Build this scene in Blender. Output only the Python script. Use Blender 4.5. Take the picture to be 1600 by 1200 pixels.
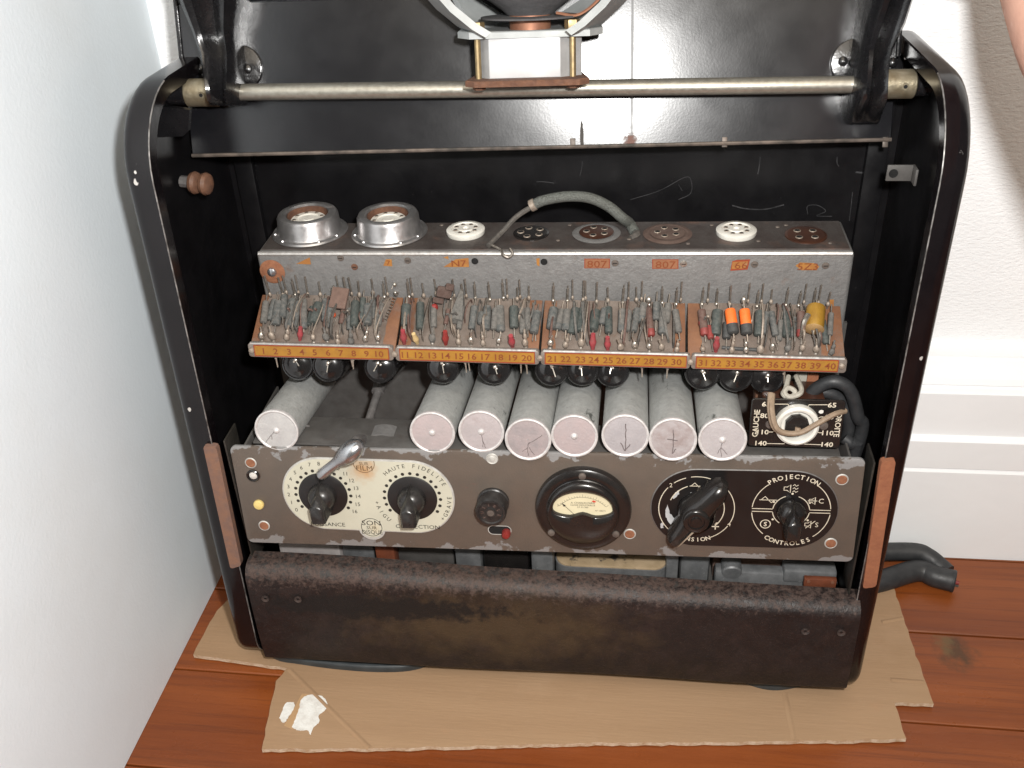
import bpy, bmesh, math, random
from mathutils import Vector as V, Matrix
random.seed(11)
sc = bpy.context.scene
for o in list(bpy.data.objects): bpy.data.objects.remove(o)
col = sc.collection
R = math.radians

# ------------------------------------------------------------------ camera
FPX = 1555.0                                   # focal length in photo pixels (1600 wide)
C = V((.059, -.54, .625))                      # lens position in metres, floor is z = 0
_dn = V((117, 2415, FPX)).normalized()
_r = V((13300, 320, -FPX)); _r = (_r - _dn * _r.dot(_dn)).normalized()
_f = _r.cross(_dn)
MC = Matrix((_r, _f, -_dn))                    # camera vector (x right, y down, z forward) -> world
cam_d = bpy.data.cameras.new('camera'); cam = bpy.data.objects.new('camera', cam_d); col.objects.link(cam)
cam_d.sensor_fit = 'HORIZONTAL'; cam_d.sensor_width = 36; cam_d.lens = 36 * FPX / 1600
cam_d.clip_start = .01; cam_d.clip_end = 50
rot = Matrix((MC.col[0], -MC.col[1], -MC.col[2])).transposed()
cam.matrix_world = Matrix.Translation(C) @ rot.to_4x4()
sc.camera = cam

# ------------------------------------------------------------------ light: dim warm room + the camera's flash
world = bpy.data.worlds.new('World'); sc.world = world; world.use_nodes = True
world.node_tree.nodes['Background'].inputs[0].default_value = (1.0, .95, .87, 1)
world.node_tree.nodes['Background'].inputs[1].default_value = .12
fl_d = bpy.data.lights.new('flash', 'POINT'); fl = bpy.data.objects.new('flash', fl_d); col.objects.link(fl)
fl_d.shadow_soft_size = .014; fl_d.energy = 24; fl_d.color = (1, .985, .96)
cr, cu, cf = MC.col[0].copy(), -MC.col[1].copy(), MC.col[2].copy()
fl.matrix_world = Matrix.Translation(C + cr * .045 + cu * .05 - cf * .01) @ rot.to_4x4()
# added broad warm fill for the room's ambient light, high behind the camera
rl_d = bpy.data.lights.new('room_fill', 'AREA'); rl = bpy.data.objects.new('room_fill', rl_d); col.objects.link(rl)
rl_d.shape = 'SQUARE'; rl_d.size = 1.6; rl_d.energy = 24; rl_d.color = (1, .87, .70)
rl.location = (.35, -1.5, 2.1); rl.rotation_euler = (V((0, 0, .2)) - V(rl.location)).to_track_quat('-Z', 'Y').to_euler()
vs = sc.view_settings
vs.view_transform = 'Standard'; vs.look = 'None'; vs.exposure = .12; vs.gamma = 1; vs.use_curve_mapping = False
sc.render.resolution_x = 1024; sc.render.resolution_y = 768
sc.cycles.use_denoising = True

# ------------------------------------------------------------------ pixel rays (photo pixels, 1600 x 1200)
def ray(u, v): return (MC @ V((u - 800, v - 600, FPX))).normalized()
def onX(u, v, X): d = ray(u, v); return C + d * ((X - C.x) / d.x)
def onY(u, v, Y): d = ray(u, v); return C + d * ((Y - C.y) / d.y)
def onZ(u, v, Z): d = ray(u, v); return C + d * ((Z - C.z) / d.z)
class Frame:
    """a plane with its own axes: x right, y up the plane, z out of it"""
    def __init__(s, o, ex, ey):
        ex = ex.normalized(); ez = ex.cross(ey).normalized(); ey = ez.cross(ex)
        s.o, s.x, s.y, s.z = o, ex, ey, ez
        s.m = Matrix((ex, ey, ez)).transposed().to_4x4(); s.m.translation = o
        s.inv = s.m.inverted()
    def px(s, u, v, h=0):
        d = ray(u, v); p = s.o + s.z * h
        return s.inv @ (C + d * ((p - C).dot(s.z) / d.dot(s.z)))
    def w(s, a, b, h=0): return s.m @ V((a, b, h))
I4 = Matrix.Identity(4)

# ------------------------------------------------------------------ materials
MATS = {}
def ramp(nt, fac, lo, hi):
    n = nt.nodes.new('ShaderNodeMapRange'); n.clamp = True
    nt.links.new(fac, n.inputs[0]); n.inputs[1].default_value = lo; n.inputs[2].default_value = hi
    return n.outputs[0]
def noise(nt, vec, scale, detail=4, rough=.6, off=0, stretch=None):
    m = nt.nodes.new('ShaderNodeMapping'); nt.links.new(vec, m.inputs[0])
    m.inputs[1].default_value = (off, off * 1.7, off * .3)
    if stretch: m.inputs[3].default_value = stretch
    n = nt.nodes.new('ShaderNodeTexNoise'); nt.links.new(m.outputs[0], n.inputs['Vector'])
    n.inputs['Scale'].default_value = scale; n.inputs['Detail'].default_value = detail; n.inputs['Roughness'].default_value = rough
    return n.outputs[0]
def math2(nt, op, a, b=None):
    n = nt.nodes.new('ShaderNodeMath'); n.operation = op
    for i, x in enumerate((a, b)):
        if x is None: continue
        if isinstance(x, (int, float)): n.inputs[i].default_value = x
        else: nt.links.new(x, n.inputs[i])
    return n.outputs[0]
def mixc(nt, fac, a, b):
    n = nt.nodes.new('ShaderNodeMix'); n.data_type = 'RGBA'
    if isinstance(fac, (int, float)): n.inputs[0].default_value = fac
    else: nt.links.new(fac, n.inputs[0])
    for i, x in ((6, a), (7, b)):
        if isinstance(x, tuple): n.inputs[i].default_value = (*x[:3], 1)
        else: nt.links.new(x, n.inputs[i])
    return n.outputs[2]
def mixf(nt, fac, a, b):
    n = nt.nodes.new('ShaderNodeMix'); n.data_type = 'FLOAT'; nt.links.new(fac, n.inputs[0])
    for i, x in ((2, a), (3, b)):
        if isinstance(x, (int, float)): n.inputs[i].default_value = x
        else: nt.links.new(x, n.inputs[i])
    return n.outputs[0]
def mat(name, c1, c2=None, scale=60, rough=.5, rough2=None, metal=0, bump=0, bscale=400, layers=(), coat=0, spec=.5,
        stretch=None, mask=None, trans=0):
    """noise between c1 and c2; layers = (colour, scale, lo, hi, rough, metal, stretch) patches; mask(nt, xyz)->(fac,col,rough,metal) list"""
    m = bpy.data.materials.new(name); m.use_nodes = True; nt = m.node_tree; b = nt.nodes['Principled BSDF']
    tc = nt.nodes.new('ShaderNodeTexCoord'); oi = nt.nodes.new('ShaderNodeObjectInfo')
    add = nt.nodes.new('ShaderNodeVectorMath'); add.operation = 'ADD'
    sc_ = nt.nodes.new('ShaderNodeVectorMath'); sc_.operation = 'SCALE'; sc_.inputs[0].default_value = (3.1, 5.3, 2.2)
    nt.links.new(oi.outputs['Random'], sc_.inputs[3])
    nt.links.new(tc.outputs['Object'], add.inputs[0]); nt.links.new(sc_.outputs[0], add.inputs[1])
    vec = add.outputs[0]
    if c2 is None: c2 = tuple(x * .8 for x in c1)
    colr = mixc(nt, ramp(nt, noise(nt, vec, scale, 5, stretch=stretch), .35, .65), c1, c2)
    rg = mixf(nt, ramp(nt, noise(nt, vec, scale * 1.7, 3, off=3), .35, .65), rough, rough2 if rough2 is not None else rough * 1.25)
    mt = metal
    for i, L in enumerate(layers):
        c, s_, lo, hi, r_, me = L[:6]; st = L[6] if len(L) > 6 else None
        fac = ramp(nt, noise(nt, vec, s_, 6, .65, off=7 + i * 5, stretch=st), lo, hi)
        colr = mixc(nt, fac, colr, c); rg = mixf(nt, fac, rg, r_)
        mt = mixf(nt, fac, mt, me)
    if mask:
        sx = nt.nodes.new('ShaderNodeSeparateXYZ'); nt.links.new(tc.outputs['Object'], sx.inputs[0])
        for fac, c, r_, me in mask(nt, tc.outputs['Object'], sx.outputs):
            colr = mixc(nt, fac, colr, c); rg = mixf(nt, fac, rg, r_); mt = mixf(nt, fac, mt, me)
    nt.links.new(colr, b.inputs['Base Color']); nt.links.new(rg, b.inputs['Roughness'])
    if isinstance(mt, (int, float)): b.inputs['Metallic'].default_value = mt
    else: nt.links.new(mt, b.inputs['Metallic'])
    b.inputs['Specular IOR Level'].default_value = spec
    b.inputs['Coat Weight'].default_value = coat; b.inputs['Coat Roughness'].default_value = .12
    if trans: b.inputs['Transmission Weight'].default_value = trans
    if bump:
        bn = nt.nodes.new('ShaderNodeBump'); bn.inputs['Strength'].default_value = bump; bn.inputs['Distance'].default_value = .001
        nt.links.new(noise(nt, vec, bscale, 3, .6, off=2, stretch=stretch), bn.inputs['Height']); nt.links.new(bn.outputs[0], b.inputs['Normal'])
    MATS[name] = m
    return m
def blob(nt, vec, p, r, sc3=(1, 1, 1), n=300, amp=.6, soft=(1.1, .85)):
    """a stain of its own shape: 1 inside radius r (metres) round p, ragged edge"""
    s = nt.nodes.new('ShaderNodeVectorMath'); s.operation = 'SUBTRACT'; nt.links.new(vec, s.inputs[0]); s.inputs[1].default_value = p
    m_ = nt.nodes.new('ShaderNodeVectorMath'); m_.operation = 'MULTIPLY'; nt.links.new(s.outputs[0], m_.inputs[0]); m_.inputs[1].default_value = sc3
    l = nt.nodes.new('ShaderNodeVectorMath'); l.operation = 'LENGTH'; nt.links.new(m_.outputs[0], l.inputs[0])
    d = math2(nt, 'DIVIDE', l.outputs['Value'], r)
    nz = math2(nt, 'MULTIPLY', math2(nt, 'SUBTRACT', noise(nt, vec, n, 5), .5), amp * 4)
    return ramp(nt, math2(nt, 'ADD', d, nz), *soft)

# ------------------------------------------------------------------ mesh builder
class MB:
    def __init__(s): s.v = []; s.f = []; s.mi = []; s.cur = 0; s.t = I4
    def add(s, vs, fs):
        k = len(s.v); s.v += [s.t @ V(p) for p in vs]
        for f in fs: s.f.append([k + i for i in f]); s.mi.append(s.cur)
        return s
    def m(s, i): s.cur = i; return s
    def at(s, t): s.t = t; return s
    def box(s, c, size, bev=0, seg=2):
        bm = bmesh.new(); bmesh.ops.create_cube(bm, size=1)
        bmesh.ops.scale(bm, vec=V(size), verts=bm.verts)
        if bev: bmesh.ops.bevel(bm, geom=bm.edges[:], offset=bev, segments=seg, profile=.5, affect='EDGES')
        bmesh.ops.translate(bm, vec=V(c), verts=bm.verts)
        return s._bm(bm)
    def _bm(s, bm):
        bm.verts.index_update()
        s.add([v.co[:] for v in bm.verts], [[v.index for v in f.verts] for f in bm.faces]); bm.free(); return s
    def lathe(s, prof, seg=24, axis=None, cap=True):
        """prof: (r, h) list along local z; axis: Matrix"""
        a = axis or I4; vs = []; fs = []
        for r, h in prof:
            for k in range(seg):
                t = 2 * math.pi * k / seg; vs.append(a @ V((r * math.cos(t), r * math.sin(t), h)))
        for i in range(len(prof) - 1):
            for k in range(seg):
                fs.append([i * seg + k, i * seg + (k + 1) % seg, (i + 1) * seg + (k + 1) % seg, (i + 1) * seg + k])
        if cap:
            fs.append([k for k in reversed(range(seg))]); fs.append([(len(prof) - 1) * seg + k for k in range(seg)])
        return s.add(vs, fs)
    def cyl(s, p0, p1, r, r1=None, seg=14, bev=0):
        p0, p1 = V(p0), V(p1); d = p1 - p0; L = d.length
        a = Matrix.Translation(p0) @ d.to_track_quat('Z', 'Y').to_matrix().to_4x4()
        r1 = r if r1 is None else r1
        pr = [(r, 0), (r1, L)] if not bev else [(r - bev, 0), (r, bev), (r1, L - bev), (r1 - bev, L)]
        return s.lathe(pr, seg, a)
    def ball(s, c, r, sx=1, sy=1, sz=1, seg=12):
        n = seg // 2; pr = [(max(r * math.sin(math.pi * i / n), 1e-5), -r * math.cos(math.pi * i / n)) for i in range(n + 1)]
        return s.lathe(pr, seg, Matrix.Translation(V(c)) @ Matrix.Diagonal((sx, sy, sz, 1)))
    def tube(s, pts, r, seg=10, smooth=1):
        pts = [V(p) for p in pts]
        if smooth: pts = spline(pts, 6)
        rr = r if isinstance(r, (list, tuple)) else None
        vs = []; fs = []; n = len(pts); up = V((0, 0, 1))
        t0 = (pts[1] - pts[0]).normalized(); nrm = t0.orthogonal().normalized()
        for i, p in enumerate(pts):
            t = (pts[min(i + 1, n - 1)] - pts[max(i - 1, 0)]).normalized()
            nrm = (nrm - t * nrm.dot(t)).normalized(); b = t.cross(nrm)
            q = r if rr is None else rr[0] + (rr[1] - rr[0]) * i / (n - 1)
            for k in range(seg):
                a = 2 * math.pi * k / seg; vs.append(p + (nrm * math.cos(a) + b * math.sin(a)) * q)
        for i in range(n - 1):
            for k in range(seg): fs.append([i * seg + k, i * seg + (k + 1) % seg, (i + 1) * seg + (k + 1) % seg, (i + 1) * seg + k])
        fs.append(list(reversed(range(seg)))); fs.append([(n - 1) * seg + k for k in range(seg)])
        return s.add(vs, fs)
    def prism(s, poly, h0, h1, bev=0, seg=2):
        """poly in local xy, extruded h0..h1 along z; bev rounds the top edge"""
        bm = bmesh.new(); vs = [bm.verts.new((p[0], p[1], h0)) for p in poly]
        f = bm.faces.new(vs); bm.normal_update()
        if f.normal.z > 0: f.normal_flip()
        e = bmesh.ops.extrude_face_region(bm, geom=[f]); nv = [g for g in e['geom'] if isinstance(g, bmesh.types.BMVert)]
        bmesh.ops.translate(bm, vec=(0, 0, h1 - h0), verts=nv)
        if bev:
            ed = [g for g in bm.edges if all(v in nv for v in g.verts)]
            bmesh.ops.bevel(bm, geom=ed, offset=bev, segments=seg, profile=.5, affect='EDGES')
        bmesh.ops.recalc_face_normals(bm, faces=bm.faces)
        return s._bm(bm)
    def loft(s, secs, cap=True):
        n = len(secs[0]); vs = [p for q in secs for p in q]; fs = []
        for i in range(len(secs) - 1):
            for k in range(n): fs.append([i * n + k, i * n + (k + 1) % n, (i + 1) * n + (k + 1) % n, (i + 1) * n + k])
        if cap: fs.append(list(reversed(range(n)))); fs.append([(len(secs) - 1) * n + k for k in range(n)])
        return s.add(vs, fs)
    def sheet(s, rows):
        n = len(rows[0]); vs = [p for q in rows for p in q]
        return s.add(vs, [[i * n + k, i * n + k + 1, (i + 1) * n + k + 1, (i + 1) * n + k] for i in range(len(rows) - 1) for k in range(n - 1)])
    def text(s, txt, x, y, size, h, rot=0, align='CENTER', bold=0, sx=1):
        vs, fs = glyphs(txt, bold); c, q = math.cos(rot), math.sin(rot)
        w = max([p[0] for p in vs]) - min([p[0] for p in vs]) if vs else 0; x0 = min([p[0] for p in vs]) if vs else 0
        dx = {'CENTER': x0 + w / 2, 'LEFT': x0, 'RIGHT': x0 + w}[align]
        out = []
        for p in vs:
            a, b = (p[0] - dx) * size * sx, (p[1] - .35) * size
            out.append((x + a * c - b * q, y + a * q + b * c, h))
        return s.add(out, fs)
    def arctext(s, txt, cx, cy, rad, a0, step, size, h, inward=False, bold=0):
        """letters on an arc; a0 angle of the first letter's middle; step < 0 runs clockwise"""
        for i, ch in enumerate(txt):
            a = a0 + step * i
            if ch != ' ': s.text(ch, cx + rad * math.cos(a), cy + rad * math.sin(a), size, h, a - math.pi / 2 if not inward else a + math.pi / 2, bold=bold)
        return s
    def line(s, pts, w, h, closed=False):
        """flat stroke in local xy"""
        n = len(pts); L = []
        for i in range(n):
            p = V(pts[i]); a = V(pts[(i - 1) % n] if closed or i else pts[i]); b = V(pts[(i + 1) % n] if closed or i < n - 1 else pts[i])
            d = (b - a).normalized(); q = V((-d.y, d.x)) * w / 2; L.append((p + q, p - q))
        vs = [(x.x, x.y, h) for l in L for x in l]
        fs = [[2 * i, 2 * i + 1, 2 * ((i + 1) % n) + 1, 2 * ((i + 1) % n)] for i in range(n if closed else n - 1)]
        return s.add(vs, fs)
    def arc(s, cx, cy, r, a0, a1, w, h, seg=40):
        return s.line([(cx + r * math.cos(a0 + (a1 - a0) * i / seg), cy + r * math.sin(a0 + (a1 - a0) * i / seg)) for i in range(seg + 1)], w, h)
    def disc(s, cx, cy, r, h, seg=16): return s.add([(cx + r * math.cos(2 * math.pi * k / seg), cy + r * math.sin(2 * math.pi * k / seg), h) for k in range(seg)], [list(range(seg))])

def spline(pts, n):
    out = []; P = [pts[0] * 2 - pts[1]] + list(pts) + [pts[-1] * 2 - pts[-2]]
    for i in range(1, len(P) - 2):
        a, b, c, d = P[i - 1:i + 3]
        for k in range(n):
            t = k / n; out.append(.5 * (2 * b + (c - a) * t + (2 * a - 5 * b + 4 * c - d) * t * t + (3 * b - a - 3 * c + d) * t ** 3))
    return out + [pts[-1]]
_G = {}
def glyphs(txt, bold=0):
    if (txt, bold) in _G: return _G[(txt, bold)]
    cu_ = bpy.data.curves.new('t', 'FONT'); cu_.body = txt; cu_.size = 1; cu_.resolution_u = 2; cu_.offset = bold
    cu_.fill_mode = 'BOTH' if hasattr(cu_, 'fill_mode') else cu_.fill_mode
    ob = bpy.data.objects.new('t', cu_); col.objects.link(ob)
    me = bpy.data.meshes.new_from_object(ob)
    r_ = ([tuple(v.co) for v in me.vertices], [list(p.vertices) for p in me.polygons])
    bpy.data.objects.remove(ob); bpy.data.curves.remove(cu_); bpy.data.meshes.remove(me)
    _G[(txt, bold)] = r_; return r_
def stadium(x0, x1, y, r, y1=None, n=20):
    y1 = y if y1 is None else y1
    return [(x1 + r * math.cos(a), y1 + r * math.sin(a)) for a in [-math.pi / 2 + math.pi * i / n for i in range(n + 1)]] + \
           [(x0 + r * math.cos(a), y + r * math.sin(a)) for a in [math.pi / 2 + math.pi * i / n for i in range(n + 1)]]
def rrect(x0, x1, y0, y1, r, n=5):
    P = []
    for cx, cy, a in ((x1 - r, y0 + r, -90), (x1 - r, y1 - r, 0), (x0 + r, y1 - r, 90), (x0 + r, y0 + r, 180)):
        P += [(cx + r * math.cos(R(a + 90 * i / n)), cy + r * math.sin(R(a + 90 * i / n))) for i in range(n + 1)]
    return P

WM = {}
def build(mb, name, mats, parent=None, frame=I4, smooth=35):
    """verts were given in frame coordinates; the object's origin is the frame's"""
    me = bpy.data.meshes.new(name); me.from_pydata([tuple(v) for v in mb.v], [], mb.f)
    if isinstance(mats, str): mats = [mats]
    for x in mats: me.materials.append(MATS[x])
    me.polygons.foreach_set('material_index', mb.mi)
    if smooth:
        me.polygons.foreach_set('use_smooth', [True] * len(me.polygons)); me.set_sharp_from_angle(angle=R(smooth))
    me.update()
    return place(name, me, parent, frame)
def place(name, me, parent, frame):
    o = bpy.data.objects.new(name, me); col.objects.link(o); WM[o] = frame.copy()
    if parent: o.parent = parent; o.matrix_local = WM[parent].inverted() @ frame
    else: o.matrix_world = frame
    return o
def thing(name, label, cat, loc):
    o = bpy.data.objects.new(name, None); col.objects.link(o); o.empty_display_size = .02
    o.location = loc; WM[o] = Matrix.Translation(V(loc)); o['label'] = label; o['category'] = cat
    return o
def tag(o, label, cat, group=None):
    o['label'] = label; o['category'] = cat
    if group: o['group'] = group
    return o
def T(p): return Matrix.Translation(V(p))

# ------------------------------------------------------------------ palette
def chips(pts, sc3=(1, 1, 1)):
    return lambda nt, vec, xyz: [(blob(nt, vec, p, r, sc3, 350), c, .45, m_) for p, r, c, m_ in pts]
mat('wall_paint', (.755, .82, .865), (.725, .79, .84), 6, .6, bump=.2, bscale=320,
    layers=(((.62, .64, .64), 120, .735, .78, .7, 0), ((.70, .74, .76), 3, .5, .8, .6, 0)))
mat('wall_paper', (.89, .905, .92), (.86, .875, .89), 8, .8, bump=.9, bscale=260, stretch=(1, 1, 2.2))
mat('skirting_paint', (.885, .905, .92), (.86, .88, .895), 12, .45, bump=.4, bscale=70,
    layers=(((.66, .65, .62), 90, .72, .78, .6, 0),))
PLANK = (((.235, .062, .0135), (.165, .040, .0090), 16, .26, .40), dict(bump=.2, bscale=260, stretch=(.12, 1.6, 1), spec=.45,
    layers=(((.105, .027, .008), 130, .52, .76, .33, 0, (.05, 1.8, 1)), ((.125, .030, .010), 40, .58, .80, .36, 0, (.08, 1.4, 1)), ((.25, .068, .018), 14, .58, .85, .35, 0, (.2, 1.2, 1)), ((.42, .20, .09), 260, .72, .78, .5, 0, (.3, 1, 1)))))
mat('plank', *PLANK[0], **PLANK[1])
mat('seam_dark', (.012, .007, .005))
mat('cardboard', (.335, .214, .122), (.300, .188, .105), 22, .88, bump=.28, bscale=320, stretch=(.15, 1.5, 1),
    layers=(((.37, .242, .145), 9, .55, .8, .85, 0), ((.33, .20, .11), 40, .64, .74, .85, 0)))
mat('cardboard_edge', (.60, .48, .36), (.42, .28, .17), 200, .9, bump=.5)
mat('white_smear', (.74, .74, .71), (.60, .58, .54), 120, .7, bump=.5, bscale=300)
mat('tape', (.44, .28, .15), (.40, .25, .13), 40, .25)
mat('black_enamel', (.0042, .0040, .0046), (.007, .0066, .0074), 40, .28, .38, bump=.05, bscale=120, spec=.35,
    layers=(((.055, .05, .05), 240, .70, .80, .6, 0), ((.20, .19, .19), 420, .755, .80, .5, .3)))
mat('black_rim', (.0045, .0035, .0042), (.007, .0056, .0065), 40, .15, .21, bump=.04, bscale=110, spec=.4,
    layers=(((.35, .34, .33), 130, .735, .765, .5, .4),),
    mask=chips([(tuple(onY(u, v, Y)), r_, (.58, .56, .53), .3) for u, v, Y, r_ in ((208, 256, -.001, .0017), (210, 270, -.001, .0012), (211, 285, -.001, .0015), (190, 244, .004, .0014), (252, 520, -.004, .0012), (283, 662, -.006, .0009), (296, 640, -.006, .0012),
                (1500, 150, .010, .0024), (1505, 170, .004, .0014), (1507, 236, .0, .0030), (1506, 200, .001, .0012), (1440, 560, -.004, .0011), (1424, 675, -.006, .0013), (1345, 1035, .0, .0030), (392, 995, -.008, .0012))], (1, 1, .8)))
mat('bare_edge', (.34, .33, .32), (.10, .095, .09), 130, .42, .6, metal=.6)
mat('black_lid', (.0055, .0055, .0070), (.0075, .0075, .009), 26, .205, .235, bump=.025, bscale=700, spec=.55,
    layers=(((.05, .048, .045), 260, .73, .82, .5, 0), ((.010, .010, .012), 30, .5, .8, .23, 0)),
    mask=lambda nt, vec, xyz: [(math2(nt, 'MULTIPLY', blob(nt, vec, (.0640, .065, 0), .0013, (1, .015, 1), 120, .22, (1.2, .4)), .7), (.03, .027, .026), .5, 0),
                               (blob(nt, vec, (.0632, .002, 0), .0040, (1, .8, 1), 500, .5, (1.2, .5)), (.12, .055, .04), .7, 0),
                               (blob(nt, vec, (.0315, .006, 0), .0012, (1, .12, 1), 200, .3), (.03, .025, .02), .7, 0)])
mat('scratch_grey', (.040, .039, .041), (.006, .006, .007), 120, .5)
mat('lid_hem', (.16, .13, .11), (.05, .045, .04), 90, .45, metal=.4)
mat('cast_black', (.006, .006, .0068), (.010, .0095, .0105), 70, .20, .32, bump=.4, bscale=150, coat=.2)
mat('steel_rod', (.37, .355, .31), (.29, .275, .235), 300, .32, .45, metal=.75, layers=(((.20, .16, .11), 500, .68, .78, .6, .3),))
mat('sleeve', (.24, .20, .13), (.33, .29, .21), 160, .42, metal=.7, bump=.3)
mat('wood_roller', (.15, .075, .045), (.10, .05, .032), 300, .5, bump=.2)
mat('dull_steel', (.21, .20, .195), (.15, .14, .137), 180, .5, metal=.5)
mat('hammer_grey', (.190, .186, .182), (.160, .156, .153), 160, .42, .55, metal=.25, bump=.45, bscale=420,
    layers=(((.13, .085, .065), 60, .62, .82, .6, 0), ((.25, .245, .24), 900, .66, .78, .45, .2), ((.10, .095, .09), 30, .66, .80, .5, .1, (.3, 1, 2))))
mat('box_top', (.085, .075, .07), (.058, .046, .042), 70, .40, .55, metal=.3, bump=.3, bscale=400,
    layers=(((.13, .075, .055), 45, .55, .8, .6, 0), ((.20, .195, .19), 700, .68, .78, .5, .2)))
mat('worn_steel', (.55, .54, .52), (.42, .40, .38), 260, .34, .5, metal=.7, layers=(((.22, .13, .09), 90, .62, .74, .7, 0),))
mat('spun_aluminium', (.46, .45, .45), (.36, .35, .35), 120, .30, .42, metal=.85, layers=(((.20, .13, .10), 60, .66, .78, .6, .2),))
mat('rust', (.14, .065, .036), (.09, .042, .026), 220, .8, bump=.5)
mat('rust_orange', (.26, .11, .055), (.18, .07, .035), 200, .75, bump=.4)
mat('ceramic', (.66, .65, .60), (.58, .56, .51), 90, .28, coat=.3)
mat('bakelite_black', (.010, .009, .009), (.016, .014, .013), 60, .18, .28, coat=.2)
mat('bakelite_matt', (.0085, .0075, .0075), (.013, .011, .011), 50, .42, .55)
mat('bakelite_brown', (.060, .024, .014), (.04, .017, .011), 90, .3)
mat('bakelite_grey', (.12, .085, .07), (.09, .06, .05), 120, .5)
mat('bakelite_dusty', (.014, .013, .013), (.030, .028, .027), 160, .26, .4, bump=.05)
mat('hole', (.004, .004, .004), rough=.8)
mat('chassis_plate', (.10, .095, .09), (.075, .07, .066), 90, .5, .65, metal=.2, layers=(((.05, .035, .03), 35, .6, .8, .6, 0),))
mat('can_alu', (.38, .385, .375), (.31, .315, .305), 200, .42, .55, metal=.3, bump=.5, bscale=500,
    layers=(((.16, .165, .16), 190, .62, .74, .6, .1), ((.44, .45, .44), 420, .64, .74, .42, .35), ((.07, .075, .07), 60, .645, .70, .5, 0, (1, 1, .4))))
mat('can_rim', (.62, .60, .595), (.48, .46, .455), 300, .42, metal=.25, layers=(((.30, .27, .26), 300, .66, .74, .6, .2),))
for i, (a, b_) in enumerate((((.43, .42, .41), (.36, .345, .345)), ((.40, .305, .305), (.35, .285, .285)), ((.39, .325, .33), (.34, .29, .295)), ((.33, .25, .25), (.26, .215, .22)),
                             ((.37, .275, .275), (.34, .27, .275)), ((.34, .305, .32), (.30, .27, .285)), ((.27, .20, .19), (.34, .295, .30)), ((.37, .33, .335), (.34, .30, .31)))):
    a, b_ = [tuple(q + (sum(c) / 3 - q) * .35 for q in c) for c in (a, b_)]
    mat('can_end_%d' % i, a, b_, 110, .6, bump=.3, bscale=500, layers=(((.50, .47, .465), 500, .64, .74, .5, .1), ((.24, .19, .185), 45, .62, .80, .6, 0)))
mat('crack', (.07, .055, .052), (.16, .13, .13), 300, .7)
mat('pertinax', (.20, .092, .046), (.145, .066, .036), 60, .5, bump=.2, bscale=300,
    layers=(((.15, .12, .105), 40, .52, .72, .8, 0),))
mat('dust_bed', (.165, .135, .115), (.115, .088, .072), 90, .95, bump=.6, bscale=300, layers=(((.12, .075, .05), 70, .58, .72, .8, 0),))
mat('strip_front', (.22, .19, .17), (.15, .12, .10), 120, .45, metal=.25)
mat('tape_yellow', (.32, .155, .020), (.26, .12, .017), 90, .45, layers=(((.19, .10, .03), 130, .58, .75, .6, 0),))
mat('tape_orange', (.33, .145, .030), (.26, .105, .028), 140, .55, layers=(((.28, .17, .10), 160, .58, .7, .7, 0),))
mat('tape_faded', (.25, .105, .05), (.20, .085, .04), 140, .6)
mat('print_red', (.25, .045, .015), (.21, .038, .013), 120, .5)
mat('print_brown', (.19, .045, .012), (.16, .038, .011), 120, .5)
mat('panel_paint', (.118, .092, .074), (.100, .082, .068), 40, .42, .5, metal=.1, bump=.18, bscale=700,
    layers=(((.35, .34, .34), 420, .755, .79, .5, .2), ((.19, .055, .05), 45, .72, .80, .5, 0, (.5, 2, 1))),
    mask=lambda nt, vec, xyz: [(ramp(nt, math2(nt, 'ADD', ramp(nt, math2(nt, 'ABSOLUTE', xyz[1]), .0275, .0405),
                                          math2(nt, 'MULTIPLY', math2(nt, 'SUBTRACT', noise(nt, vec, 42, 5, .6, off=1.35), .5), 4.0)), .86, .96), (.235, .23, .228), .5, .15),
                               (ramp(nt, math2(nt, 'ADD', ramp(nt, math2(nt, 'ABSOLUTE', xyz[1]), .0385, .0415),
                                          math2(nt, 'MULTIPLY', math2(nt, 'SUBTRACT', noise(nt, vec, 160, 4, .6, off=4), .5), 1.4)), .85, 1.0), (.36, .355, .35), .45, .2)])
mat('cream_paint', (.515, .50, .405), (.465, .45, .365), 26, .40, bump=.04,
    layers=(((.50, .42, .27), 90, .70, .82, .5, 0),),
    mask=lambda nt, vec, xyz: [(math2(nt, 'MULTIPLY', blob(nt, vec, (-.1205, .025, 0), .0095, (1, 1, 0), 150, .4, (1.3, .2)), .75), (.46, .24, .09), .5, 0),
                               (math2(nt, 'MULTIPLY', blob(nt, vec, (-.117, -.0235, 0), .004, (1, 1, 0), 120, .4, (1.4, .1)), .35), (.55, .40, .2), .5, 0)])
mat('plate_rim', (.50, .49, .46), (.36, .35, .33), 120, .5, metal=.2)
mat('black_print', (.022, .02, .016))
mat('ink_brown', (.13, .075, .03))
mat('dial_black', (.0075, .0065, .0065), (.010, .009, .009), 60, .32, .4, coat=.1,
    layers=(((.40, .39, .38), 260, .735, .75, .5, .3),),
    mask=lambda nt, vec, xyz: [(blob(nt, vec, (.0085 + .0, -.001, 0), .0001, (1, 1, 0)), (.1, .1, .1), .5, 0)])
mat('print_cream', (.62, .56, .45), (.50, .44, .34), 300, .5)
mat('white_wear', (.52, .53, .54), (.42, .43, .44), 200, .5, metal=.3)
mat('chrome_dull', (.50, .51, .53), (.40, .41, .43), 90, .22, .34, metal=.9)
mat('brass', (.36, .27, .14), (.24, .18, .10), 160, .45, metal=.75)
mat('copper', (.36, .17, .10), (.27, .12, .075), 90, .5, metal=.5)
mat('meter_face', (.60, .54, .37), (.56, .50, .34), 40, .55)
mat('meter_red', (.60, .06, .03))
mat('screw_grey', (.16, .135, .115), (.11, .09, .08), 200, .5, metal=.4)
mat('yellow_button', (.66, .52, .20), (.60, .46, .16), 90, .35)
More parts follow.
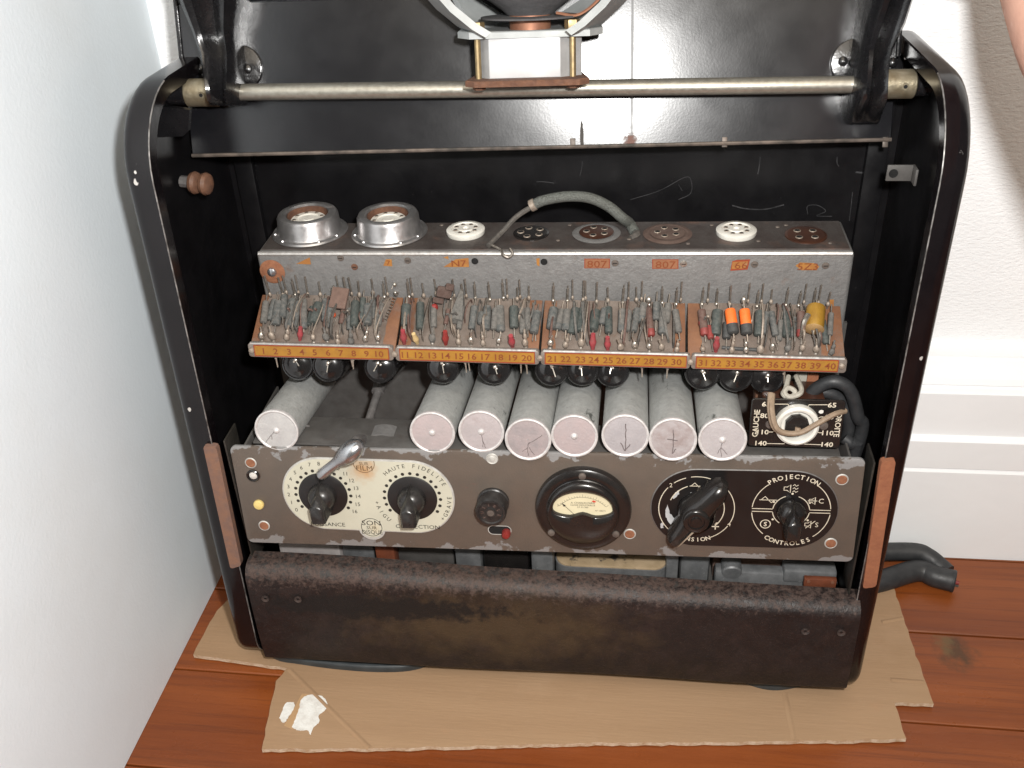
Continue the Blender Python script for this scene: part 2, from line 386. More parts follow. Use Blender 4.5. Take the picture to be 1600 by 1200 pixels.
mat('red_button', (.20, .022, .018), (.15, .018, .016), 90, .35)
mat('jewel', (.62, .60, .56), (.5, .48, .45), 90, .15)
mat('solder', (.62, .58, .52), (.40, .36, .31), 500, .28, .42, metal=.85)
mat('solder_dusty', (.36, .31, .26), (.25, .20, .16), 500, .5, .7, metal=.45)
mat('tinned_wire', (.24, .215, .19), (.15, .13, .11), 500, .42, metal=.6)
mat('res_slate', (.055, .062, .061), (.125, .12, .112), 420, .75, .9, bump=.2)
mat('res_green', (.034, .044, .041), (.075, .080, .073), 420, .6, .8)
mat('res_dusty', (.15, .14, .128), (.09, .087, .08), 420, .9, bump=.3)
mat('res_brown', (.09, .045, .035), (.13, .085, .07), 420, .7)
mat('res_red', (.22, .03, .025), (.16, .04, .035), 300, .55)
mat('sleeve_red', (.30, .035, .045), (.22, .05, .05), 400, .6)
mat('sleeve_tan', (.56, .42, .20), (.46, .33, .16), 400, .6)
mat('bead_red', (.24, .028, .024), rough=.45)
mat('bead_orange', (.50, .085, .03), rough=.5)
mat('res_orange', (.80, .16, .022), (.70, .13, .02), 300, .5)
mat('res_orange_tip', (.72, .25, .12), rough=.6)
mat('res_charcoal', (.035, .036, .036), (.055, .055, .053), 300, .6)
mat('cap_ochre', (.30, .165, .022), (.24, .125, .018), 200, .40)
mat('cap_wax', (.36, .23, .10), (.28, .17, .07), 200, .5)
mat('mica_brown', (.15, .095, .075), (.12, .075, .06), 260, .85, bump=.3)
mat('mica_dark', (.060, .035, .028), (.09, .06, .05), 260, .85, bump=.6)
mat('pitch_black', (.008, .0075, .008), (.011, .010, .010), 90, .14, .22, coat=.5)
mat('rusty_sheet', (.0095, .0070, .0070), (.016, .0110, .0105), 60, .42, .58, bump=.5, bscale=420, spec=.4,
    layers=(((.034, .021, .0185), 420, .58, .74, .8, 0), ((.030, .018, .0155), 50, .52, .80, .7, 0), ((.075, .042, .035), 260, .715, .76, .8, 0)),
    mask=lambda nt, vec, xyz: [
        (math2(nt, 'MULTIPLY', blob(nt, vec, (-.035, 0, .066), .060, (.65, 0, 1.9), 60, .5, (1.4, .3)), .62), (.075, .047, .022), .7, 0),
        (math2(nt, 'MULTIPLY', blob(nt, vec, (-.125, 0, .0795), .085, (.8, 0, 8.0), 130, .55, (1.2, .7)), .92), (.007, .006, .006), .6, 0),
        (math2(nt, 'MULTIPLY', ramp(nt, math2(nt, 'ADD', ramp(nt, xyz[2], .082, .1060),
              math2(nt, 'MULTIPLY', math2(nt, 'SUBTRACT', noise(nt, vec, 230, 8, .8), .5), 3.4)), .62, 1.15), .8), (.085, .056, .046), .75, 0),
        (math2(nt, 'MULTIPLY', ramp(nt, math2(nt, 'ADD', ramp(nt, xyz[2], .084, .108),
              math2(nt, 'MULTIPLY', math2(nt, 'SUBTRACT', noise(nt, vec, 190, 6, .75, off=9), .5), 3.6)), 1.0, 1.3), .75), (.034, .034, .033), .6, .2)])
mat('fairing_rivet', (.055, .034, .028), (.03, .022, .02), 400, .7, bump=.4)
mat('rubber_grey', (.030, .036, .040), (.050, .058, .062), 60, .38, .5, bump=.2, bscale=60)
mat('cable_rubber', (.020, .021, .023), (.032, .033, .035), 120, .45, .6, bump=.2, bscale=200)
mat('red_core', (.22, .03, .025), rough=.5)
mat('felt_orange', (.27, .105, .05), (.22, .08, .04), 200, .8, bump=.3, layers=(((.06, .03, .02), 70, .70, .74, .8, 0, (.3, 1, 4)),))
mat('felt_brown', (.16, .095, .075), (.21, .11, .07), 150, .8, bump=.3)
mat('bracket_dark', (.030, .027, .023), (.05, .045, .038), 120, .45, metal=.4)
mat('braid', (.17, .18, .165), (.10, .105, .095), 900, .5, metal=.4, bump=1.0, bscale=1500)
mat('old_wire', (.055, .050, .045), (.09, .08, .07), 400, .7)
mat('tan_wire', (.26, .19, .13), (.20, .145, .10), 300, .6)
mat('pale_wire', (.36, .34, .29), (.28, .26, .22), 300, .6)
mat('varnish_cream', (.36, .27, .17), (.26, .19, .11), 70, .5, layers=(((.04, .035, .03), 70, .55, .62, .6, 0),))
mat('zinc', (.22, .225, .23), (.15, .155, .16), 110, .42, .55, metal=.45, layers=(((.30, .31, .31), 300, .62, .72, .4, .4),))
mat('light_zinc', (.42, .39, .38), (.34, .31, .30), 110, .5, metal=.2)
mat('fibre_red', (.16, .045, .02), (.12, .035, .016), 120, .5)
mat('basket_grey', (.36, .375, .37), (.30, .315, .31), 70, .45, metal=.1)
mat('magnet_lit_front', (.56, .56, .56), (.48, .48, .48), 60, .4, metal=.2)  # magnet metal as the flash lights it, brightness put into the colour
mat('magnet_side', (.34, .34, .34), (.27, .27, .27), 90, .5, metal=.3)
mat('cone_paper', (.085, .083, .085), (.06, .058, .06), 160, .9, bump=.3)
mat('skin', (.62, .36, .27), (.56, .31, .23), 60, .5, bump=.15, bscale=300)
mat('dark_inside', (.005, .005, .005), (.009, .009, .009), 60, .45, .6, layers=(((.05, .05, .05), 300, .72, .80, .6, 0),))

# ================================================================== SETTING
def structure(o): o['kind'] = 'structure'; return o
fl_o = structure(build(MB().box((.1, .0, -.035), (2.6, 2.0, .03)), 'floor', 'seam_dark', smooth=0))
ang = math.atan2(-.0077, .566)
pf = Matrix.Translation((0, -.0215, 0)) @ Matrix.Rotation(ang, 4, 'Z')
pk = onZ(1495, 1020, 0)
w_ = .0915; joints = [.52, -.9, .85, -.62, 1.05, -.55, .62, -.75, .9, -.6, .7]
for i in range(-7, 4):
    y0 = i * w_; j = joints[i + 7]
    for a, b_ in ((-1.15, j), (j, 1.35)):
        if b_ - a < .05: continue
        fm = pf @ T(((a + b_) / 2, y0 + w_ / 2, random.uniform(-.0004, .0))); lp_ = fm.inverted() @ pk; mt = 'plank'
        if abs(lp_.x) < (b_ - a) / 2 and abs(lp_.y) < w_ / 2:
            mt = 'plank_knotted'
            mat(mt, *PLANK[0], **PLANK[1], mask=lambda nt, vec, xyz: [(math2(nt, 'MULTIPLY', blob(nt, vec, tuple(lp_), .014, (1.0, .85, 0), 90, .75, (1.3, .2)), .8), (.050, .030, .014), .5, 0),
                (math2(nt, 'MULTIPLY', blob(nt, vec, (lp_.x - .006, lp_.y + .010, 0), .008, (1, .7, 0), 140, .8, (1.2, .3)), .7), (.13, .085, .035), .5, 0)])
        build(MB().box((0, 0, -.010), (b_ - a - .0012, w_ - .0016, .02), .0009, 1), 'plank', mt, fl_o, fm)
# left wall and back wall with skirting
structure(build(MB().box((-.323, -.095, .60), (.04, .61, 1.2)), 'wall_left', 'wall_paint', smooth=0))
structure(build(MB().box((.35, .215, .75), (1.31, .03, 1.5)), 'wall_back', 'wall_paper', smooth=0))
prof = [(.200, 0), (.1575, 0), (.1575, .0945), (.1595, .0965), (.1600, .0975), (.1575, .0990), (.1575, .1260), (.1610, .1285), (.1625, .1300), (.1625, .1700),
        (.1655, .1725), (.1690, .1735), (.1690, .1745), (.1665, .1765), (.1690, .1810), (.1760, .1860), (.1800, .1890), (.1850, .1905), (.1850, .1930), (.200, .1950)]
mb = MB(); mb.sheet([[(x, y, z) for y, z in prof] for x in (-.303, 1.0)])
structure(build(mb, 'skirting_board', 'skirting_paint', smooth=25))

# ================================================================== CARDBOARD
cb_pts = [(339, 954), (318, 992), (302, 1023), (375, 1033), (448, 1044), (431, 1064), (420, 1118), (409, 1171), (505, 1170), (600, 1169), (760, 1165), (905, 1161), (1060, 1160), (1210, 1158), (1320, 1157), (1416, 1154),
          (1407, 1126), (1397, 1098), (1428, 1099), (1459, 1100), (1450, 1075), (1442, 1055), (1425, 1005), (1412, 965), (1390, 901), (1330, 880), (352, 925)]
cbz = .0042
P0 = [onZ(u, v, cbz) for u, v in cb_pts]
P0[-2].y = .11; P0[-1].y = .11; P0[-2].x = .25; P0[-1].x = -.262
poly = []
for i, p in enumerate(P0):
    q = P0[(i + 1) % len(P0)]; n = max(1, int((q - p).length / .006))
    for k in range(n):
        r_ = p.lerp(q, k / n); nrm = V((-(q - p).y, (q - p).x, 0)).normalized()
        r_ = r_ + nrm * (random.uniform(-.0007, .0007) if k else 0); poly.append((r_.x, r_.y))
cbt = thing('cardboard_sheet', 'flattened piece of brown corrugated cardboard lying under the cabinet', 'cardboard', (0, -.08, 0))
def reb(mb, name, mats, parent, **k):
    """verts given in world coordinates, origin at the parent's"""
    f = WM[parent]; inv = f.inverted(); mb.v = [inv @ p for p in mb.v]
    return build(mb, name, mats, parent, f, **k)
mb = MB(); mb.m(1).prism(poly, .0006, cbz); 
for i, f in enumerate(mb.f):
    if len(f) > 20: mb.mi[i] = 0
sheet = reb(mb, 'sheet', ['cardboard', 'cardboard_edge'], cbt, smooth=0)
for a, b_ in (((452, 1046), (577, 1169)), ((1226, 1082), (1241, 1157)), ((1378, 972), (1411, 966)), ((1392, 1062), (1444, 1066))):
    pa, pb = onZ(*a, cbz), onZ(*b_, cbz); d = (pb - pa).normalized(); q = V((-d.y, d.x, 0))
    rows = [[pa.lerp(pb, t) + q * s_ + V((0, 0, h + random.uniform(0, .00012))) for s_, h in ((-.0022, .0001), (-.0008, .0005), (.0, .0008), (.0010, .0004), (.0022, .0001))] for t in [i / 12 for i in range(13)]]
    reb(MB().sheet(rows), 'crease', 'cardboard', cbt, smooth=60)
def ragged(pts, n=3, amp=.0006):
    out = []
    for i, p in enumerate(pts):
        q = pts[(i + 1) % len(pts)]
        for k in range(n):
            r_ = p.lerp(q, k / n); out.append((r_.x + random.uniform(-amp, amp), r_.y + random.uniform(-amp, amp)))
    return out
for px in ([(437, 1122), (446, 1100), (458, 1098), (460, 1106), (450, 1122), (443, 1130)], [(456, 1137), (466, 1112), (472, 1092), (486, 1086), (503, 1088), (511, 1098), (508, 1110), (498, 1118), (499, 1128), (489, 1138), (485, 1148), (481, 1141), (468, 1142)]):
    reb(MB().prism(ragged(spline([onZ(u, v, cbz) for u, v in px] + [onZ(*px[0], cbz)], 4)[:-1], 2, .00035), cbz + .0001, cbz + .0004), 'torn_paper', 'white_smear', cbt, smooth=0)
reb(MB().prism([(p.x, p.y) for p in [onZ(*q, cbz) for q in ((444, 1134), (472, 1084), (490, 1086), (457, 1140))]], cbz + .0001, cbz + .00022), 'sticky_tape', 'tape', cbt, smooth=0)

# ================================================================== CABINET
cab = thing('amplifier_cabinet', 'black enamelled steel wall cabinet standing open on the cardboard with its lid raised', 'cabinet', (0, .075, .0045))
XI = .2262
ZB, ZT = .008, .4615
def path(n=10):
    P = []
    P.append((.148, ZB)); P.append((.08, ZB)); P.append((.030, ZB))
    r = .024
    for i in range(n + 1):
        a = R(-90 - 90 * i / n); P.append((r + r * math.cos(a), ZB + r + r * math.sin(a)))
    for z in (.10, .20, .30, .36): P.append((0, z))
    r = .050
    for i in range(n + 1):
        a = R(180 - 90 * i / n); P.append((r + r * math.cos(a), ZT - r + r * math.sin(a)))
    P += [(.09, ZT - .001), (.148, ZT - .003)]
    return P
PTH = path(); NP = len(PTH)
def shear(p): k = 1 - p[2] / .44; return (p[0] - .003 * k, p[1] - .0135 * k, p[2])
def pn(i):
    a = V(PTH[max(i - 1, 0)]); b_ = V(PTH[min(i + 1, NP - 1)]); d = (b_ - a).normalized(); return V((d.y, -d.x))   # towards the inside
for s in (-1, 1):
    XO = .2455 if s < 0 else .2418
    r = .0085; sec = [(XI, .010), (XI, .0008), (XI + .0008, 0)] + [(XO - r + r * math.sin(R(a)), r - r * math.cos(R(a))) for a in (0, 18, 36, 54, 72, 90)] + [(XO, .024), (XO - .0012, .024), (XO - .0012, .009), (XI + .0015, .0015), (XI + .0012, .010)]
    rows = []
    for i in range(NP):
        n_ = pn(i); rows.append([shear((s * x, PTH[i][0] + n_.x * d, PTH[i][1] + n_.y * d)) for x, d in sec])
    mb = MB(); mb.loft(rows); 
    if s > 0: mb.f = [list(reversed(f)) for f in mb.f]
    f0 = WM[cab]
    rim = build(mb, 'rim', 'black_rim', None, I4, smooth=40); rim.parent = cab; WM[rim] = I4.copy(); rim.matrix_local = WM[cab].inverted()
    e = MB().tube([shear((s * (XI + .0003), PTH[i][0] + pn(i).x * .0002, PTH[i][1] + pn(i).y * .0002)) for i in range(3, NP - 3)], .00045, 6, smooth=0)
    build(e, 'worn_edge', 'bare_edge', rim, I4)
    # side sheet inside the rim
    pl = [(PTH[i][0] + pn(i).x * .020, PTH[i][1] + pn(i).y * .020) for i in range(NP)]
    pl = [(y, z) for y, z in pl if y < .1485] + [(.1485, ZT - .022), (.1485, ZB + .02)]
    fr = Matrix(((0, 0, 1, s * (XO - .0022)), (1, 0, 0, 0), (0, 1, 0, 0), (0, 0, 0, 1)))
    mb = MB(); mb.at(fr).prism(pl, -.0008, .0008); mb.v = [V(shear(p)) if p.y < .1 else p for p in mb.v]; reb(mb, 'side_panel', 'black_enamel', cab, smooth=0)
# back panel, its two folded stiffeners, floor pan
reb(MB().box((0, .1495, .225), (.4895, .0015, .43)), 'back_panel', 'black_enamel', cab, smooth=0)
for s, (u0, u1) in ((-1, (374, 402)), (1, (1345, 1378))):
    x0, x1 = onY(u0, 300, .143).x, onY(u1, 300, .143).x
    reb(MB().box(((x0 + x1) / 2, .1455, .235), (abs(x1 - x0), .006, .42), .001), 'stiffener', 'black_enamel', cab)
def scratch(px, w=.0007):
    P = spline([onY(u, v, .1484) for u, v in px], 6); mb = MB()
    F_ = Matrix(((1, 0, 0, 0), (0, 0, 1, 0), (0, 1, 0, 0), (0, 0, 0, 1)))
    mb.at(F_).line([(p.x, p.z) for p in P], w, .1484); reb(mb, 'scratch', 'scratch_grey', cab, smooth=0)
for px, w in (([(1144, 321), (1165, 326), (1195, 327), (1225, 320)], .0009), ([(1262, 335), (1262, 322), (1278, 321), (1290, 330), (1276, 337), (1300, 338)], .0005), ([(985, 312), (1030, 298), (1070, 277), (1080, 283), (1079, 302), (1060, 312)], .0005), ([(910, 252), (909, 262), (906, 275)], .0005), ([(1188, 245), (1186, 262), (1184, 272)], .0007),
              ([(1308, 245), (1308, 255), (1311, 260)], .0006), ([(838, 284), (850, 284), (866, 286)], .0007), ([(1060, 288), (1066, 298)], .0004), ([(380, 271), (392, 273), (398, 274)], .0012), ([(1337, 269), (1350, 270), (1360, 269)], .0012), ([(1332, 300), (1330, 320), (1327, 345)], .0005)): scratch(px, w)
reb(MB().box((0, .080, .0105), (.47, .135, .003)), 'floor_pan', 'dark_inside', cab, smooth=0)
for s in (-1, 1):
    for Y in (.035, .125): reb(MB().cyl((s * .2, Y, .0042), (s * .2, Y, .009), .011, .009, 16), 'foot', 'cable_rubber', cab)
# hinge rod, sleeves
RL, RR = onX(292, 145, -.229), onX(1428, 131, .229)
rodn = (RR - RL).normalized()
rod = reb(MB().cyl(RL, RR, .0052, seg=20), 'hinge_rod', 'steel_rod', cab)
for p, q, s in ((RL, RL + rodn * .021, -1), (RR - rodn * .022, RR, 1)):
    sl = reb(MB().cyl(p, q, .0088, seg=24, bev=.0008), 'sleeve', 'sleeve', cab)
    c_ = p.lerp(q, .62 if s < 0 else .68) + V((0, -.0085, .001)); 
    reb(MB().cyl(c_ + V((0, .001, 0)), c_ + V((0, -.0006, 0)), .0022, seg=10).m(1).cyl(c_ + V((0, -.0004, 0)), c_ + V((0, -.0009, 0)), .0012, seg=8), 'set_screw', ['sleeve', 'hole'], cab)
    e_ = p if s < 0 else q
    reb(MB().cyl(e_, e_ + rodn * s * .0125, .0075, seg=18, bev=.001), 'pivot_boss', 'cast_black', cab)
# gusset in the left shoulder, roller, lug
g = [onY(u, v, .05) for u, v in ((243, 165), (296, 172), (294, 205), (286, 213), (242, 215))]
mb = MB(); n_ = V((0, .004, 0)); k = len(g); mb.add([p for p in g] + [p + n_ for p in g], [list(range(k)), list(reversed(range(k, 2 * k)))] + [[i, k + i, k + (i + 1) % k, (i + 1) % k] for i in range(k)])
reb(mb, 'gusset', 'cast_black', cab, smooth=0)
p = onX(318, 287, -.224)
mb = MB(); ax = V((1, -.12, -.05)).normalized()
q = p - ax * .016
mb.cyl(q, q + ax * .007, .004, seg=10).m(1)
a = q + ax * .006
for k in (0, 1): mb.lathe([(.0035, 0), (.0068, .0015), (.0076, .0038), (.0068, .006), (.0040, .0076)], 18, Matrix.Translation(a + ax * .0078 * k) @ ax.to_track_quat('Z', 'Y').to_matrix().to_4x4())
reb(mb, 'roller', ['dull_steel', 'wood_roller'], cab)
p = onX(1398, 270, .222)
mb = MB().box((p.x + .003, p.y, p.z), (.016, .0016, .0105), .0005).box((p.x + .011, p.y - .004, p.z), (.0016, .010, .0105), .0004).m(1).cyl((p.x - .001, p.y - .0009, p.z), (p.x - .001, p.y - .0014, p.z), .0028, seg=12)
reb(mb, 'lug', ['chassis_plate', 'hole'], cab)
# felt strips inside the lower front edge
for s, mt, q in ((-1, 'felt_brown', ((317, 697), (338, 699), (377, 884), (360, 889))), (1, 'felt_orange', ((1377, 722), (1400, 719), (1369, 917), (1348, 920)))):
    a, b_, c_, d_ = [onY(u, v, Y) for (u, v), Y in zip(q, (-.0100, -.0100, -.0130, -.0130))]
    th = V((0, .005, 0)); poly_ = [a, b_, c_, d_]; corners = []
    for i in range(4):
        p0, p1, p2 = poly_[i - 1], poly_[i], poly_[(i + 1) % 4]
        corners += [p1 + (p0 - p1).normalized() * .0022, p1 + ((p0 - p1).normalized() + (p2 - p1).normalized()) * .0006, p1 + (p2 - p1).normalized() * .0022]
    reb(MB().loft([[p for p in corners], [p + th for p in corners]]), 'felt_strip', mt, cab, smooth=30)
    reb(MB().box((s * .2195, .006, .165), (.0014, .022, .118), .0004), 'guide_plate', 'bracket_dark', cab)
# front fairing: a rolled sheet across the bottom
fy, fz0, fz1, fr_ = -.0200, .0250, .1120, .0115
pr = [(fy + .006, fz0 - .002), (fy + .001, fz0 - .0015), (fy, fz0 + .001), (fy - .0006, .05), (fy - .0006, .08)]
pr += [(fy + fr_ + fr_ * math.cos(R(a)), fz1 - fr_ + fr_ * math.sin(R(a))) for a in (180, 165, 150, 135, 120, 105, 90)] + [(fy + fr_ + .0085, fz1 + .0002), (fy + fr_ + .0095, fz1 - .003)]
rows = []
for i in range(41):
    x = -.2212 + .4475 * i / 40; dz = .006 * (x / .23)
    rows.append([(x, y + .0006 * math.sin(x * 19 + z * 40), z + .0005 * math.sin(x * 31) + (.002 - .0075 * min(1, max(0, (z - .03) / .08))) * (x / .23)) for y, z in pr])
mb = MB(); mb.sheet(rows); back_ = [[(x, y + .0012, z - .0012) for x, y, z in r__] for r__ in rows]
mb.sheet([list(reversed(r__)) for r__ in back_])
fair = reb(mb, 'fairing', 'rusty_sheet', cab, smooth=50)
for (u, v) in ((415, 934), (466, 935), (1258, 985), (1314, 987)):
    p = onY(u, v, fy - .0012); reb(MB().lathe([(.0010, .0003), (.0018, -.0003), (.0027, -.0001), (.0031, .0010)], 14, T(p + V((0, -.0004, 0))) @ Matrix.Rotation(R(90), 4, 'X'), cap=False), 'rivet', 'fairing_rivet', cab)
# lid
LO = V((-.006, .0935, .4005)); yaw = R(3.6); lean = R(18)
lx = V((math.cos(yaw), math.sin(yaw), 0)); ly = Matrix.Rotation(yaw, 3, 'Z') @ V((0, math.sin(lean), math.cos(lean)))
LF = Frame(LO, lx, ly)
hw = .2305
mb = MB(); mb.prism(rrect(-hw, hw, 0, .0955, .0005, 1), -.0015, 0, .0004, 1)
lid = build(mb, 'lid', 'black_lid', cab, LF.m, smooth=30)
mb = MB().at(Matrix.Translation((0, .0955, 0)) @ Matrix.Rotation(R(20), 4, 'X')).prism(rrect(-hw, hw, 0, .16, .0005, 1), -.0015, 0, .0004, 1)
build(mb, 'lid_upper', 'black_enamel', cab, LF.m, smooth=30)
mb = MB(); mb.tube([(-hw, -.0004, .0008), (0, -.0004, .0008), (hw, -.0004, .0008)], .0013, 8, 0)
build(mb, 'hem', 'lid_hem', cab, LF.m)
for s in (-1, 1):
    mb = MB(); mb.box((s * (hw + .0005), .150, -.006), (.003, .20, .016), .0012)
    build(mb, 'lid_flange', 'cast_black', cab, LF.m)
for u, v in ((1132, 222), (1383, 222), (895, 224)):
    p = LF.px(u, v); build(MB().box((p.x, p.y, .0004), (.0035, .0065, .0009), .0003), 'paint_chip', 'lid_hem', cab, LF.m)
# cast hinge arms on the lid
for secs, fl_c, riv in (
    ([(165, 337, 367, .036), (158, 334, 369, .044), (140, 331, 370, .047), (120, 327, 371, .044), (85, 318, 369, .032), (50, 306, 366, .034), (10, 290, 372, .042), (-40, 276, 372, .05)], (372, 106), ((316, 108), (388, 108))),
    ([(194, 1327, 1372, .010), (190, 1326, 1374, .020), (172, 1327, 1379, .034), (155, 1330, 1384, .044), (135, 1333, 1384, .047), (110, 1336, 1386, .042), (80, 1341, 1392, .032), (40, 1349, 1412, .036), (0, 1360, 1424, .042), (-40, 1372, 1424, .05)], (1338, 98), ((1316, 96), (1394, 98)))):
    rows = []
    for v, u0, u1, d in secs:
        # the pixel outline is read at the arm's own front, half its depth out of the lid
        a, b_ = LF.px(u0, v, d * .6), LF.px(u1, v, d * .6); y = a.y; w2 = (b_.x - a.x); c_ = a.x
        rows.append([(c_ + w2 * t, y, h * d) for t, h in ((0, 0), (0, .70), (.06, .92), (.16, 1.0), (.30, .98), (.42, .80), (.58, .72), (.72, .86), (.86, .90), (.97, .74), (1, .6), (1, 0))])
    build(MB().loft([list(reversed(r__)) for r__ in rows]), 'hinge_arm', 'cast_black', cab, LF.m, smooth=50)
    p = LF.px(*fl_c)
    build(MB().at(T((p.x, p.y, 0))).prism([(.0165 * math.cos(R(a)), .0150 * math.sin(R(a))) for a in range(0, 360, 15)], 0, .0022, .0008), 'hinge_flange', 'cast_black', cab, LF.m)
    for u, v in riv:
        p = LF.px(u, v); build(MB().at(T((p.x, p.y, .002))).lathe([(.0032, 0), (.0028, .0013), (.0014, .0020), (.0003, .0022)], 12), 'rivet', 'cast_black', cab, LF.m)

# ================================================================== LOUDSPEAKER in the lid
pl = rod_pt = RL.lerp(RR, .475)
spk = thing('loudspeaker', 'grey basket loudspeaker with flash-lit magnet block hanging above the hinge rod', 'loudspeaker', (onY(823, 133, rod_pt.y - .006).x, rod_pt.y, RL.lerp(RR, .475).z + .0057))
so = WM[spk].translation.copy()
SF = Frame(so, lx, Matrix.Rotation(yaw, 3, 'Z') @ V((0, .16, 1)))     # x right, y up the speaker's axis, z towards us
SB = SF.m @ Matrix(((1, 0, 0, 0), (0, 0, 1, 0), (0, -1, 0, 0), (0, 0, 0, 1)))   # local z = axis, y = away from us
SA = SB @ Matrix.Translation((0, -.010, 0))
def spx(u, v, h): return SF.px(u, v, h)
yb0 = 0.0; yb1 = .0036
y_top = spx(825, 47, .022).y
xl, xr = spx(727, 140, .030).x, spx(921, 140, .030).x
build(MB().prism([(xl, -.028), (xl + .004, .004), (xr - .004, .004), (xr, -.028), (xr - .006, -.034), (xl + .006, -.034)], yb0, yb1, .0005, 1), 'bottom_plate', 'rust', spk, SB)
m0, m1 = spx(764, 100, .022).x, spx(876, 100, .022).x; e0, e1 = spx(742, 100, .016).x, spx(909, 100, .016).x
cut = .008
poly_m = [(e0, .012), (e0, -.004), (m0, -.012), (m1, -.012), (e1, -.004), (e1, .012)]
build(MB().prism(poly_m, yb1, y_top - .004, .0004, 1).m(1), 'magnet', 'magnet_side', spk, SA, smooth=20)
build(MB().box(((m0 + m1) / 2, -.0124, (yb1 + y_top - .004) / 2), (m1 - m0 - .0006, .0008, y_top - .0045 - yb1), .0002), 'magnet_front_face', 'magnet_lit_front', spk, SA)  # front of the same block, coloured brighter where the flash strikes
t0, t1 = spx(712, 48, .024).x, spx(943, 48, .024).x
build(MB().prism([(t0, -.004), (t0 + .008, -.016), (t1 - .008, -.016), (t1, -.004), (t1, .010), (t1 - .008, .018), (t0 + .008, .018), (t0, .010)], y_top - .004, y_top, .0006, 1), 'top_plate', 'basket_grey', spk, SA, smooth=20)
cxs = (t0 + t1) / 2
for x in (spx(747, 90, .020).x, spx(895, 90, .020).x):
    mb = MB().cyl((x, -.0105, -.002), (x, -.0105, y_top + .004), .0019, seg=10)
    mb.m(1).lathe([(.0036, -.0030), (.0040, -.0022), (.0040, 0)], 6, T((x, -.0105, 0)))
    build(mb, 'tie_bolt', ['brass', 'rust'], spk, SA)
    build(MB().lathe([(.0046, 0), (.0048, .0008), (.0048, .0045), (.0046, .0052)], 6, T((x, -.0105, y_top))), 'nut', 'brass', spk, SA)
build(MB().lathe([(.0125, 0), (.0125, .008)], 28, T((cxs, 0, y_top))), 'voice_coil', 'copper', spk, SA)
mb = MB(); mb.lathe([(.014, .008), (.0155, .0095), (.020, .013), (.030, .020), (.052, .042), (.075, .072)], 40, T((cxs, .002, y_top)), cap=False)
build(mb, 'cone', 'cone_paper', spk, SA)
mb = MB(); mb.lathe([(.013, .0065), (.030, .0062), (.030, .0072), (.013, .0075)], 30, T((cxs, .002, y_top)), cap=False)
build(mb, 'spider', 'cone_paper', spk, SA)
for a in (200, -20, 130, 50):
    ca, sa = math.cos(R(a)), math.sin(R(a)); rows = []
    for rr, h, wd in ((.032, -.001, .020), (.040, .004, .0185), (.052, .014, .018), (.066, .030, .018), (.078, .052, .018), (.086, .076, .018)):
        c_ = V((cxs + rr * ca, .002 + rr * sa, y_top + h)); tn = V((-sa, ca, 0)) * wd; nn = V((ca, sa, -.8)).normalized() * .0022
        rows.append([c_ + tn + nn, c_ - tn + nn, c_ - tn - nn, c_ + tn - nn])
    build(MB().loft(rows), 'basket_arm', 'basket_grey', spk, SA, smooth=40)
build(MB().lathe([(.078, .072), (.095, .072), (.095, .080), (.078, .080), (.078, .072)], 40, T((cxs, .002, y_top)), cap=False), 'basket_ring', 'basket_grey', spk, SA)
build(MB().tube([(cxs + .016, -.010, y_top + .009), (cxs + .03, -.012, y_top + .008), (cxs + .045, -.008, y_top + .020), (cxs + .055, -.004, y_top + .04)], .0009, 6), 'lead_wire', 'copper', spk, SA)

# ================================================================== AMPLIFIER CHASSIS
ch = thing('amplifier_chassis', 'grey vintage valve amplifier chassis with empty tube sockets, terminal strips and control panel', 'amplifier', (0, .05, .0122))
# box with the sockets
ZBX = .3375; slope = (.3415 - .3368) / .40
BX = Frame(V((.0022, .0617, ZBX + .0017)), V((1, .002, slope)), V((0, 0, 1)))       # front face, z towards us
YD = .0515
mb = MB()
mb.box((0, -.0435, -YD / 2), (.400, .087, YD), .0028, 3)
build(mb, 'box', 'hammer_grey', ch, BX.m)
build(MB().box((0, .0003, -YD / 2 - .0005), (.3950, .0008, YD - .0070), .0002, 1), 'top_plate', 'box_top', ch, BX.m)
build(MB().tube([(-.1985, -.0012, -.0012), (-.1, -.0011, -.0011), (0, -.0012, -.0011), (.1, -.0011, -.0012), (.1985, -.0012, -.0012)], .0017, 8), 'worn_edge', 'worn_steel', ch, BX.m)
def topxy(u, v): p = BX.inv @ onZ(u, v, BX.w(0, .0007, -.02).z + (onZ(u, v, .34).x) * slope); return p
TOPM = Matrix(((1, 0, 0, 0), (0, 0, 1, .0007), (0, -1, 0, 0), (0, 0, 0, 1)))      # local z -> box up
